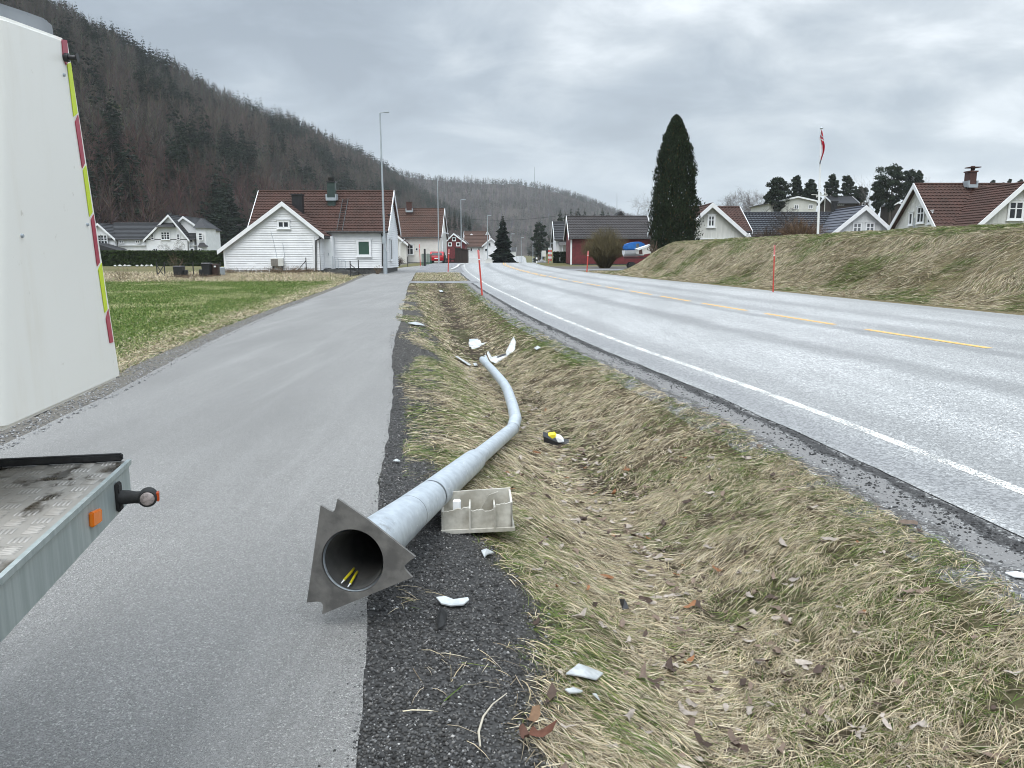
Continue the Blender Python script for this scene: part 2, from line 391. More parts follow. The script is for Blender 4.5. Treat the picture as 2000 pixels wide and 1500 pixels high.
def gcol(s, Y):
    s = np.asarray(s, float); Y = np.asarray(Y, float)
    def lay(c, m, col): return c * (1 - m[..., None]) + np.array(col) * m[..., None]
    n1 = fbm(s * .8, Y * .5, 51); n2 = fbm(s * 2.5, Y * 2, 53)
    c = np.zeros(s.shape + (3,)) + np.array([.105, .105, .045])
    c = lay(c, ss(.45, .6, n1) * .7, (.15, .125, .07))
    c = lay(c, (s < -8.6) * (1 - ss(47, 50, Y)) * 1.0, (.062, .095, .022))                   # field
    c = lay(c, ss(-8.6, -9.2, s) * 0 + (s < -7.5) * ss(-9.6, -8.7, s + 1.0 * (n1 - .5)), (.16, .14, .075))
    c = lay(c, (s < -7.4) * ss(-8.5, -8.1, s + .5 * (n2 - .5)), (.14, .13, .115))
    c = lay(c, (s < -10) * ss(49, 51, Y) * (1 - ss(56, 60, Y)), (.19, .155, .10))             # withered strip
    c = lay(c, (s > -4.4) * (s < -.9), (.085, .066, .042)); c = lay(c, (s > -4) * (s < -1) * np.exp(-((s + 2.5) / .42) ** 2), (.045, .034, .025))
    c = lay(c, (s > -4.4) * (s < -.9) * ss(.5, .65, n1) * .6, (.065, .068, .03))
    c = lay(c, (s > -4.4) * (s < 0) * (1 - ss(-.12, .12, s - gravlim(Y))) * (1 - ss(26, 40, Y)), (.058, .057, .056))
    c = lay(c, (s > -4.4) * (s < 0) * (1 - ss(-.12, .12, s - gravlim(Y))) * ss(6, 14, Y) * (1 - ss(30, 42, Y)) * (.5 + .5 * n2), (.085, .08, .072))
    c = lay(c, (s > -1.6) * (s < .3) * ss(-1.25, -1.0, s), (.13, .125, .12))
    c = lay(c, ((s > 8.2) & (s < 14) & (Y < 62)) * 1.0, (.15, .125, .072))
    c = lay(c, ((s > 8) & (s < 40) & (Y > 58) & (Y < 80)) * ss(58, 62, Y) * (1 - ss(74, 82, Y)), (.12, .11, .10))
    return c
sg = sorted(set([round(-x, 3) for x in geo(13, 1700, .8, 1.16)] + list(np.round(np.arange(-13, -7.7, .3), 3)) + [-7.6, -7.45, -6.5, -5.5, -4.7]
    + list(np.round(np.arange(-4.45, -.85, .07), 3)) + [-.8, -.7, -.55, 0, 2, 4, 6, 7.6, 8.1] + list(np.round(np.arange(8.3, 13.6, .22), 3)) + [round(x, 3) for x in geo(14, 1700, .8, 1.16)]))
yg = sorted(set([-60, -30, -15, -8, -4, -2, 0] + list(np.round(np.arange(.6, 10, .09), 3)) + list(np.round(np.arange(10, 40, .2), 3)) + list(np.round(np.arange(40, 112, .7), 3)) + [round(x, 3) for x in geo(112, 4500, 1.5, 1.12)]))
def make_ground():
    S, Y = np.meshgrid(np.array(sg), np.array(yg)); ns = len(sg); n = len(yg)
    Z = prof(S, Y)
    sl, sr = SLP(Y), SRP(Y)
    sunk = ((S > -.6) & (S < 8.15)) | ((S > sl + .1) & (S < sr - .1)) | ((Y > 62.3) & (S > sl + .1) & (S < 8.15)) | ((Y > 44.4) & (Y < 46.6) & (S > -4.3) & (S < 0))
    Z = Z - sunk * .12 * (Y < 640)
    V = np.stack([WL(Y) + S, Y, Z], -1).reshape(-1, 3)
    i = np.arange(n - 1)[:, None] * ns + np.arange(ns - 1)[None, :]
    tag(nmesh('ground', V, [np.stack([i, i + 1, i + ns + 1, i + ns], -1).reshape(-1, 4)], M['ground'], attrs={'col': gcol(S, Y).reshape(-1, 3)}, smooth=True), kind='structure')
make_ground()
Yp = list(np.arange(-10, 0, 1)) + list(np.arange(0, 14, .06)) + list(np.arange(14, 111, .5))
strip('path', SLP, SRP, Yp, 9, M['path'], .006, .045)
Yr = list(np.arange(-14, 2, 1)) + list(np.arange(2, 16, .07)) + list(np.arange(16, 110, .5)) + list(np.arange(110, 640, 5))
strip('road', lambda y: -.62 if y < 62 else -.3, lambda y: 8.3, Yr, 24, M['road'], .010, .05)
strip('forecourt', lambda y: SRP(y) - .15, lambda y: -.25, np.arange(61.5, 111, .7), 7, M['oldasph'], .004, .05)
strip('path_crossing', lambda y: SRP(y) - .1, lambda y: -.3, np.arange(44.2, 47.0, .2), 9, M['oldasph'], .014)
strip('side_road', lambda y: 8.2, lambda y: 34, np.arange(61, 67.5, .6), 14, M['oldasph'], .012)
def shoulder_mat():
    m, nt, b = newmat('road_shoulder'); n = NB(nt); co = n.co(); b.inputs['Roughness'].default_value = .9; b.inputs['Specular IOR Level'].default_value = .2
    s = n.math('ADD', n.attr('s'), n.math('MULTIPLY', n.math('SUBTRACT', n.noise(n.co((1, .6, 1)), 2.6, 8, .72), .5), .5))
    g = n.N.new('ShaderNodeSeparateColor'); n.L.new(n.vor(co, 75, 'Color'), g.inputs[0])
    base = n.mix(n.rng(g.outputs[0], .2, 1), (.09, .09, .09), (.26, .255, .25)); base = n.mix(n.rng(g.outputs[1], .9, .96), base, (.5, .5, .48))
    dust = n.mix(n.noise(co, 40, 3), (.17, .165, .16), (.23, .225, .22))
    dd = n.math('ABSOLUTE', n.math('ADD', s, .87)); base = n.mix(n.rng(dd, .13, .05), base, dust)
    dd = n.math('ABSOLUTE', n.math('ADD', s, .69)); base = n.mix(n.rng(dd, .09, .03, 0, .85), base, (.035, .034, .034))
    dd = n.math('ABSOLUTE', n.math('ADD', s, 1.03)); base = n.mix(n.rng(dd, .06, .01, 0, .6), base, (.06, .055, .05))
    n.L.new(base, b.inputs['Base Color']); n.bump(n.vor(co, 75), b, .6, .008); return m
strip('road_shoulder', lambda y: -1.3, lambda y: -.5, Yr[14:520], 12, shoulder_mat(), .003, .08)
def paint(name, c, lo, hi):
    m, nt, b = newmat(name); n = NB(nt); b.inputs['Base Color'].default_value = c + (1,); b.inputs['Roughness'].default_value = .6
    w = n.math('ADD', n.math('MULTIPLY', n.noise(n.co(), 55, 3, .7), .72), n.math('MULTIPLY', n.noise(n.co((1, .6, 1)), 3.5, 5), .28))
    t = n.N.new('ShaderNodeBsdfTransparent'); ms = n.N.new('ShaderNodeMixShader'); n.L.new(n.rng(w, lo, hi), ms.inputs[0])
    n.L.new(t.outputs[0], ms.inputs[1]); n.L.new(b.outputs[0], ms.inputs[2]); n.L.new(ms.outputs[0], [x for x in n.N if x.type == 'OUTPUT_MATERIAL'][0].inputs[0]); return m
M['linew'] = paint('line_white', (.86, .85, .8), .455, .555); M['liney'] = paint('line_yellow', (.72, .43, .12), .37, .45)
strip('edge_line', lambda y: -.05, lambda y: .055, Yr, 2, M['linew'], .015)
def dashes():
    V = []; Fq = []; y = -4.49
    def seg(y0, y1, s0, s1):
        n0 = len(V); ys = np.linspace(y0, y1, max(2, int((y1 - y0) / .6)))
        for yy in ys:
            for s in (s0, s1): V.append((float(WL(yy)) + s, yy, float(prof(s, yy)) + .015))
        for k in range(len(ys) - 1): Fq.append((n0 + 2 * k, n0 + 2 * k + 1, n0 + 2 * k + 3, n0 + 2 * k + 2))
    while y < 95: seg(y, y + 2.93, 4.52, 4.63); y += 4.02 * .985
    seg(50, 100, 4.3, 4.4)
    tag(nmesh('centre_line', np.array(V), [np.array(Fq)], M['liney']), kind='structure')
dashes()

# ------------------------------------------------------------------ gravel, grass, leaves
OCT = np.array([(1, 0, 0), (-1, 0, 0), (0, 1, 0), (0, -1, 0), (0, 0, 1), (0, 0, -1)], float)
OCF = np.array([(0, 2, 4), (2, 1, 4), (1, 3, 4), (3, 0, 4), (2, 0, 5), (1, 2, 5), (3, 1, 5), (0, 3, 5)])
def rocks(s, Y, size, cols):
    n = len(s); V = OCT[None] * (.65 + .7 * RN.random((n, 6, 1))) * size[:, None, None] * (np.array([1, 1, .75]))[None, None]
    a = RN.random(n) * 6.28; ca, sa = np.cos(a)[:, None], np.sin(a)[:, None]; tl = (RN.random(n) - .5)[:, None]
    x = V[..., 0] * ca - V[..., 1] * sa; y = V[..., 0] * sa + V[..., 1] * ca; z = V[..., 2] + x * tl
    b = np.stack([WL(Y) + s, Y, prof(s, Y)], -1)
    return (np.stack([x, y, z + size[:, None] * .3], -1) + b[:, None]).reshape(-1, 3), (OCF[None] + np.arange(n)[:, None, None] * 6).reshape(-1, 3), np.repeat(cols, 6, 0)
def make_gravel():
    n = 75000; Y = 1.7 + 15 * RN.random(n) ** 1.9; s = -4.42 + 1.3 * RN.random(n); k = (s < gravlim(Y) + .25 * RN.random(n) - .05) & (s > SRP(Y) - .015 - .13 * RN.random(n) ** 5)
    Y, s = Y[k], s[k]; n = len(Y); u = RN.random(n)
    size = (.0045 + .0055 * RN.random(n) ** 2) * np.where(u > .94, .62, 1.0) + (u > .992) * .004
    c = np.where((u < .74)[:, None], .028 + .10 * RN.random((n, 1)) ** 1.4, np.where((u < .94)[:, None], .07 + .12 * RN.random((n, 1)), .25 + .2 * RN.random((n, 1)))) * (1 + np.array([.05, 0, -.06]) * RN.random((n, 1)))
    a = rocks(s, Y, size, c)
    n = 9000; Y = 2.6 + 14 * RN.random(n) ** 1.5; s = -1.3 + .55 * RN.random(n)
    b = rocks(s, Y, .003 + .006 * RN.random(n) ** 2, (.08 + .22 * RN.random((n, 1))) * np.ones((1, 3)))
    n = 5000; Y = 6 + 22 * RN.random(n) ** 1.4; s = -8.35 + .8 * RN.random(n)
    d = rocks(s, Y, .006 + .012 * RN.random(n) ** 2, (.1 + .25 * RN.random((n, 1))) * np.ones((1, 3)))
    n = 7000; Y = 2.6 + 22 * RN.random(n) ** 1.4; s = -.74 + .10 * RN.normal(0, 1, n) + .16 * (fbm(Y * 1.3, Y * 0, 45) - .5)
    e = rocks(s, Y, .004 + .011 * RN.random(n) ** 3, (.02 + .05 * RN.random((n, 1))) * np.ones((1, 3)))
    d = (np.concatenate([d[0], e[0]]), np.concatenate([d[1], e[1] + len(d[0])]), np.concatenate([d[2], e[2]]))
    o1, o2 = len(a[0]), len(a[0]) + len(b[0])
    tag(nmesh('gravel', np.concatenate([a[0], b[0], d[0]]), [np.concatenate([a[1], b[1] + o1, d[1] + o2])], M['stone'], attrs={'col': np.concatenate([a[2], b[2], d[2]])}),
        'dark loose gravel and light chips along the path and road edges', None, None, 'stuff')
make_gravel()
DRY = np.array([(.58, .49, .325), (.50, .415, .265), (.68, .60, .44), (.28, .22, .145), (.54, .475, .35), (.40, .335, .24), (.16, .125, .085)])
GRN = np.array([(.11, .17, .035), (.085, .135, .028), (.16, .20, .05), (.075, .11, .03), (.2, .22, .07)])
def blades(s, Y, L, w, az, up, green, sag=.6, base=None, dark=1.0):
    """bent blades of three segments: 7 vertices each"""
    n = len(s); X = WL(Y) + s; Z = prof(s, Y) - .006 if base is None else base
    d = np.stack([np.cos(az), np.sin(az), 0 * az], -1); q = np.stack([-np.sin(az), np.cos(az), 0 * az], -1)
    p0 = np.stack([X, Y, Z], -1); ox = []; cv = (RN.random(n) - .5) * .5
    for t in (0, .4, .75, 1):
        run = L * t * np.sqrt(np.clip(1 - up ** 2, .02, 1)); hgt = L * (up * t - sag * up * t * t * .9)
        side = cv * L * t * t
        px, py = X + d[:, 0] * run + q[:, 0] * side, Y + d[:, 1] * run + q[:, 1] * side
        dz = (prof(px - WL(py), py) - prof(s, Y)) if base is None else 0
        ox.append(np.stack([px, py, Z + hgt + dz + .004], -1))
    ox[0] = p0
    V = np.empty((n, 7, 3)); hw = (w / 2)[:, None] * q
    tw_ = w * RN.uniform(-.55, .55, n)
    for i, k in enumerate((1, .85, .55)):
        V[:, 2 * i] = ox[i] - hw * k; V[:, 2 * i + 1] = ox[i] + hw * k
        V[:, 2 * i + 1, 2] += tw_
    V[:, 6] = ox[3]
    o = np.arange(n)[:, None] * 7
    Q = np.concatenate([o + np.array([[0, 1, 3, 2]]), o + np.array([[2, 3, 5, 4]])]); T = o + np.array([[4, 5, 6]])
    c = np.where((RN.random(n) < green)[:, None], GRN[RN.integers(0, len(GRN), n)], DRY[RN.integers(0, len(DRY), n)]) * (.75 + .5 * RN.random((n, 1))) * dark
    c = np.repeat(c[:, None], 7, 1) * np.array([.95, .95, 1, 1, 1, 1, 1])[None, :, None]
    return V.reshape(-1, 3), Q, T, c.reshape(-1, 3)
def merge_blades(name, parts, label):
    o = 0; Vs, Qs, Ts, Cs = [], [], [], []
    for V, Q, T, c in parts: Vs.append(V); Qs.append(Q + o); Ts.append(T + o); Cs.append(c); o += len(V)
    tag(nmesh(name, np.concatenate(Vs), [np.concatenate(Qs), np.concatenate(Ts)], M['grass'], attrs={'col': np.concatenate(Cs)}), label, None, None, 'stuff')
def ditch_green(s, Y):
    g = .10 + (.22 + .45 * ss(6, 10, Y)) * ss(-1.75, -1.15, s) * ss(.35, .6, fbm(s * 1.2, Y * .8, 61)) + .34 * ss(-2.9, -3.5, s) * ss(.38, .62, fbm(s * 1.5, Y * .9, 63))
    g = g + .24 * ss(.55, .7, fbm(s * 1.8, Y * 1.6, 65)) + .35 * ss(9, 16, Y) * ss(-1.9, -1.2, s)
    return np.clip(g, .03, .92)
def ditch_blades(n, y0, y1, pw, Lm, w0, keepf=1):
    Y = y0 + (y1 - y0) * RN.random(n) ** pw; s = -4.25 + 3.2 * RN.random(n)
    gl = gravlim(Y); edge = -1.12 + .25 * (fbm(Y * 1.7, Y * 0, 71) - .5) + .25 * ss(8, 15, Y)
    tuft = ss(.62, .75, fbm(s * 3, Y * 2.4, 73))
    inside = ss(-.12, .18, s - gl) ; keep = (RN.random(n) < np.maximum(inside, np.maximum(tuft * .03, ss(.48, .62, fbm(s * 1.1 + 9, Y * .45, 78)) * np.where(Y > 9, .75, .5) * ss(3.9, 4.6, Y)))) & (s < edge + .1 * RN.random(n))
    soil = np.exp(-((s + 2.45) / .45) ** 2) * ss(13, 18, Y) * (1 - .4 * ss(.4, .6, fbm(s * 2, Y, 75)))
    clump = .16 + .84 * ss(.32, .56, fbm(s * 6, Y * 6, 76))
    keep &= RN.random(n) > soil * .93
    keep &= RN.random(n) > .6 * np.exp(-((s + 2.5) / .3) ** 2) * ss(.35, .6, fbm(s * 2.5, Y * 1.4, 69))
    keep &= RN.random(n) < clump
    s, Y = s[keep], Y[keep]; n = len(s)
    fl = np.where(s > -2.55, math.pi + .55, -.35) + (fbm(s * .9 + 3, Y * .7, 77, 2) - .5) * 3.2
    # matted straw mostly combed along / down the slope
    az = fl + RN.normal(0, .75, n)
    g = ditch_green(s, Y); tall = ss(.5, .72, fbm(s * 2.2, Y * 2.2, 79))
    up = np.clip(.18 + .35 * RN.random(n) ** 2 + .3 * tall * RN.random(n) + .25 * g * RN.random(n), .08, .95)
    L = Lm * (.5 + .8 * RN.random(n)) * (1 - .35 * g)
    return blades(s, Y, L, w0 * (.6 + .8 * RN.random(n)), az, up, g, .75)
def make_grass():
    parts = [ditch_blades(190000, 1.7, 6.5, 1.0, .16, .0034), ditch_blades(110000, 6, 15, 1.1, .17, .0055), ditch_blades(60000, 15, 43.5, 1.2, .17, .011)]
    # island between path and road
    n = 9000; Y = 47.3 + 14 * RN.random(n); s = -4.1 + 3.3 * RN.random(n); parts.append(blades(s, Y, .1 + .1 * RN.random(n), .02 + 0 * s, RN.random(n) * 6.3, .3 + .5 * RN.random(n), .25 + 0 * s))
    merge_blades('ditch_grass', parts, 'matted dry straw and green grass in the roadside ditch')
    # left verge and field
    n = 42000; Y = 5 + 50 * RN.random(n) ** 1.5; s = -8.2 - 2.3 * np.abs(RN.normal(0, .55, n)); 
    g = np.clip(.22 + .6 * ss(-8.9, -9.9, s) + .3 * ss(.5, .65, fbm(s, Y * .6, 81)), 0, .95)
    a = blades(s, Y, .08 + .12 * RN.random(n), .005 + .0005 * Y, RN.random(n) * 6.3, .3 + .5 * RN.random(n), g)
    n = 170000; Y = 7 + 44 * RN.random(n) ** .75; lim = .55 * Y - 6.5; s = -8.9 - (lim + 2.5) * RN.random(n)
    k = (Y < 49.5 + 1.2 * fbm(s, s * 0, 83)); Y, s = Y[k], s[k]; n = len(Y)
    b = blades(s, Y, .05 + .07 * RN.random(n), .006 + .0005 * Y, RN.random(n) * 6.3, .55 + .4 * RN.random(n), .90 - .4 * ss(.55, .7, fbm(s * .5, Y * .3, 85)) - .3 * ss(-10.3, -8.9, s), .4)
    b = (b[0], b[1], b[2], b[3] * np.array([.88, 1.0, .75]))
    n = 16000; Y = 49 + 8.5 * RN.random(n); s = -9 - 22 * RN.random(n)
    k = s > -8.5 - (Y * .55 - 5); Y, s = Y[k], s[k]; n = len(Y)
    c = blades(s, Y, .15 + .3 * RN.random(n), .022 + 0 * s, RN.random(n) * 6.3, .5 + .45 * RN.random(n), .12 + 0 * s, .5)
    merge_blades('field_grass', [a, b, c], 'green field grass and dry verge beside the path')
    # bank on the right
    n = 190000; Y = 11 + 47 * RN.random(n) ** 1.15; s = 8.65 + 4.4 * RN.random(n)
    k = (WL(Y) + s < .70 * Y + .6) & (RN.random(n) < ss(8.6, 9.3, s + .4 * RN.random(n))) & (RN.random(n) < .3 + .7 * ss(.3, .5, fbm(s * 2, Y * 1.6, 87))); Y, s = Y[k], s[k]; n = len(Y)
    az = math.pi + (fbm(s * .8, Y * .5, 89) - .5) * 2.6 + RN.normal(0, .45, n)
    g = np.clip(.14 + .55 * ss(.5, .66, fbm(s * .9, Y * .5, 91)) + .3 * ss(11.2, 12.2, s), 0, .8)
    merge_blades('bank_grass', [blades(s, Y, .14 + .22 * RN.random(n), .006 + .00025 * Y, az, .2 + .45 * RN.random(n) ** 1.5, g, .7, None, .92)], 'long withered grass on the roadside bank')
make_grass()
def leafgeo(p, size, az, tilt, curl, rng):
    n = 9; ring = []
    for k in range(n):
        a = 2 * math.pi * k / n; r = (.42 + .58 * abs(math.cos(a))) * (1 + .28 * math.sin(3 * a + rng.random() * 6)) * (.85 + .3 * rng.random())
        ring.append((r * math.cos(a), .6 * r * math.sin(a)))
    Mx = Matrix.Rotation(az, 3, 'Z') @ Matrix.Rotation(tilt, 3, 'X')
    pts = [(0, 0)] + ring
    vs = [Vector(p) + Mx @ Vector((x * size, y * size, size * (curl * (x * x + 1.6 * y * y) + .26 * rng.uniform(-1, 1)))) for x, y in pts]
    return vs, [(0, 1 + k, 1 + (k + 1) % n) for k in range(n)]
def make_leaves():
    V, Fs, C = [], [], []
    for i in range(1050):
        if i < 680: Y = 2.2 + 13 * R.random() ** 1.6; s = R.gauss(-2.55, .34)
        else: Y = 1.9 + 7 * R.random() ** 1.3; s = R.uniform(-3.6, -1.1)
        sz = R.uniform(.016, .052); u = R.random()
        c = (.36, .31, .265) if u < .46 else (.2, .145, .11) if u < .72 else (.075, .05, .038) if u < .975 else (.26, .12, .055)
        vs, fs = leafgeo((float(WL(Y)) + s, Y, float(prof(s, Y)) + R.uniform(.012, .04)), sz, R.random() * 6.3, R.uniform(-.45, .45), R.uniform(-.35, .45), R)
        o = len(V); V += vs; Fs += [tuple(k + o for k in f) for f in fs]; k = R.uniform(.75, 1.2); C += [tuple(x * k for x in c)] * len(vs)
    tag(nmesh('leaf_litter', np.array([tuple(v) for v in V]), [np.array(Fs)], M['leaf'], attrs={'col': np.array(C)}, smooth=False), 'curled brown and grey dead leaves in the ditch', None, None, 'stuff')
make_leaves()
# ------------------------------------------------------------------ fallen lamp column
def column_steel():
    m, nt, b = newmat('column_steel'); n = NB(nt); b.inputs['Metallic'].default_value = .4; b.inputs['Roughness'].default_value = .45
    co = n.co(); c = n.mix(n.rng(n.noise(co, 16, 5), .35, .65), (.45, .495, .535), (.54, .59, .63))
    c = n.mix(n.rng(n.noise(n.co((3, 3, 14)), 4, 7, .7), .60, .66, 0, .7), c, (.72, .75, .77)); c = n.mix(n.rng(n.noise(n.co((1, 1, 2)), 3.3, 8, .72), .60, .70, 0, .6), c, (.22, .22, .21))
    n.L.new(c, b.inputs['Base Color']); n.bump(n.noise(co, 5, 4), b, .12, .02); return m
M['column'] = column_steel()
def fallen_pole():
    p0 = P(688, 1096, 3.12); p1 = P(1001, 838, 8.05)
    n = (p1 - p0).normalized()
    root = thing('fallen_street_lamp', 'bent grey steel lamp column lying in the ditch, its triangular base plate towards the viewer', 'lamp post', p0)
    px = [(659, 974), (690, 995), (717, 1014), (811, 1088), (802, 1094), (788, 1107), (792, 1114), (805, 1128), (629, 1200), (631, 1182), (627, 1176), (618, 1175), (599, 1177), (626, 987), (641, 996), (650, 1000), (654, 996)]
    def hit(u, v): return HIT(u, v, p0, n)
    e1 = Vector((0, 0, 1)).cross(n).normalized(); e2 = n.cross(e1)
    ro, ri = .150, .138
    # plate with a round hole: bridge between outline and circle
    K = 72; plate = MB(); cen = p0
    outl = [hit(*q) for q in px]
    def out_r(a):
        d = e1 * math.cos(a) + e2 * math.sin(a); best = .5
        for i in range(len(outl)):
            A, B = outl[i] - cen, outl[(i + 1) % len(outl)] - cen
            ax, ay, bx, by = A.dot(e1), A.dot(e2), B.dot(e1), B.dot(e2); dx, dy = math.cos(a), math.sin(a)
            den = dx * (by - ay) - dy * (bx - ax)
            if abs(den) < 1e-9: continue
            t = (ax * (by - ay) - ay * (bx - ax)) / den
            u = (ax * dy - ay * dx) / den
            if t > 0 and -1e-6 <= u <= 1 + 1e-6 and t < 5: best = t if best == .5 else max(best, t)
        return best
    angs = sorted(set([2 * math.pi * k / K for k in range(K)] + [math.atan2((o - cen).dot(e2), (o - cen).dot(e1)) % (2 * math.pi) for o in outl]))
    angs = [a for i, a in enumerate(angs) if i == 0 or a - angs[i - 1] > 1e-4]
    vs = []; fs = []; m = len(angs); th = n * .016
    for a in angs:
        d = e1 * math.cos(a) + e2 * math.sin(a); r = out_r(a)
        # exact outline vertex when one sits at this angle
        for o in outl:
            if abs(((math.atan2((o - cen).dot(e2), (o - cen).dot(e1)) - a + math.pi) % (2 * math.pi)) - math.pi) < 2e-4: r = (o - cen).length
        vs += [cen + d * r, cen + d * ri, cen + d * r + th, cen + d * ri + th]
    for i in range(m):
        j = (i + 1) % m; a, b = i * 4, j * 4
        fs += [(a, b, b + 1, a + 1), (a + 2, a + 3, b + 3, b + 2), (a, a + 2, b + 2, b), (a + 1, b + 1, b + 3, a + 3)]
    plate.add(vs, fs)
    plate_m = pmat('base_plate_steel', (.21, .20, .185), (.12, .115, .108), 9, .55, .15, 50, .35)
    plate.build('base_plate', plate_m, root)
    def shell(name, path, rad, mat, thick=.010, n_=40):
        mb = MB(); mb.tube(path, rad, n_, cap=False)
        if thick: mb.tube(list(reversed(path)), [r - thick for r in reversed(rad)], n_, cap=False)
        return mb.build(name, mat, root, smooth=True)
    def at(d): return p0 + n * d
    def dist(u, v):   # distance along axis of the point that projects nearest
        best = 0; bd = 1e9
        for k in range(400):
            q = at(k * .0125); x = q - Vector((0, 0, CAMH)); dep = x.y * CT - x.z * ST
            uu = 1000 + F * x.x / dep; vv = 750 - F * (x.y * ST + x.z * CT) / dep
            e = (uu - u) ** 2 + (vv - v) ** 2
            if e < bd: bd = e; best = k * .0125
        return best
    d1, d2, d3, d4 = dist(795, 1003), dist(838, 966), dist(872, 935), dist(920, 900)
    L = (p1 - p0).length
    shell('base_sleeve', [at(.01), at(.09), at(.2), at(d1), at(d2 - .012)], [ro - .005, .130, .121, .105, .098], M['column'])
    shell('inner_shade_lining', [at(.018), at(.09), at(.2), at(d1), at(d4)], [.129, .1145, .106, .090, .066], pmat('shaded_inner_steel', (.085, .083, .078), (.045, .045, .043), 6, .8), 0)  # extra dark lining: shade inside the hollow column put into its colour
    shell('joint_band', [at(d2 - .02), at(d2 + .02)], [.089, .089], M['black'], 0)
    shell('middle_sleeve', [at(d2 + .012), at(d4 - .05), at(d4 + .10), at(d4 + .13)], [.097, .091, .087, .071], M['column'])
    shell('clamp_ring', [at(d1 - .006), at(d1 + .006)], [.105, .105], M['gutter'], 0)
    shell('clamp_ring', [at(d3 - .004), at(d3 + .004)], [.0945, .0945], M['gutter'], 0)
    pts = [at(d4 + .02), at(d4 + .3), at(L * .8), p1]
    shell('shaft', pts, [.070, .070, .069, .068], M['column'], 0)
    shell('clamp_ring', [at(L - .012), at(L + .004)], [.0705, .0705], M['gutter'], 0)
    zb = lambda u, v, r: G(u, v) + Vector((0, 0, r))
    q = [p1, P(1007, 818, 8.3), P(1002, 795, 9.0), P(992, 764, 10.2), P(984, 749, 10.9), P(964, 725, 12.5), P(943, 703, 14.1)]
    for i in range(2, 7): q[i].z = max(q[i].z, float(hz(q[i].x, q[i].y)) + .07)
    def sm(pp, k=3):
        o = []
        for i in range(len(pp) - 1):
            a, b, c, d = pp[max(i - 1, 0)], pp[i], pp[i + 1], pp[min(i + 2, len(pp) - 1)]
            for j in range(k):
                t = j / k; o.append(.5 * ((2 * b) + (c - a) * t + (2 * a - 5 * b + 4 * c - d) * t * t + (3 * b - 3 * c + d - a) * t ** 3))
        return o + [pp[-1]]
    up = [q[0]] + [b for a, c in zip(q[1:-1], q[2:]) for b in (a, a.lerp(c, .12), a.lerp(c, .88))] + [q[-1]]; m_ = len(up)
    shell('upper_shaft', up, [.068 - .003 * i / (m_ - 1) for i in range(m_)], M['column'], 0)
    end = q[-1]; dr = (q[-1] - q[-2]).normalized()
    MB().tube([end - dr * .02, end + dr * .14], .052, 14).build('spigot', M['galvfar'], root, smooth=True)
    # cables in the open end
    cab = pmat('cable_yellow', (.62, .52, .02), (.5, .44, .02), 20, .5)
    for k, (a, b, c) in enumerate((((686, 1137), (672, 1133), .0), ((705, 1103), (684, 1140), .0))):
        tip = HIT(*b, p0 + n * .03, n); mid = HIT(*( (690, 1112) if k == 0 else (697, 1118)), p0 + n * .16, n)
        far = HIT(*((697, 1100) if k == 0 else (708, 1106)), p0 + n * .55, n)
        o = MB().tube(sm([far, mid, tip], 5), .0055, 8).build('cable', cab, root, smooth=True)
        dt = (tip - mid).normalized()
        MB().tube([tip, tip + dt * .02 + Vector((-.006, 0, -.006))], [.0035, .0025], 6).build('bare_wire', M['trim'], o)
fallen_pole()

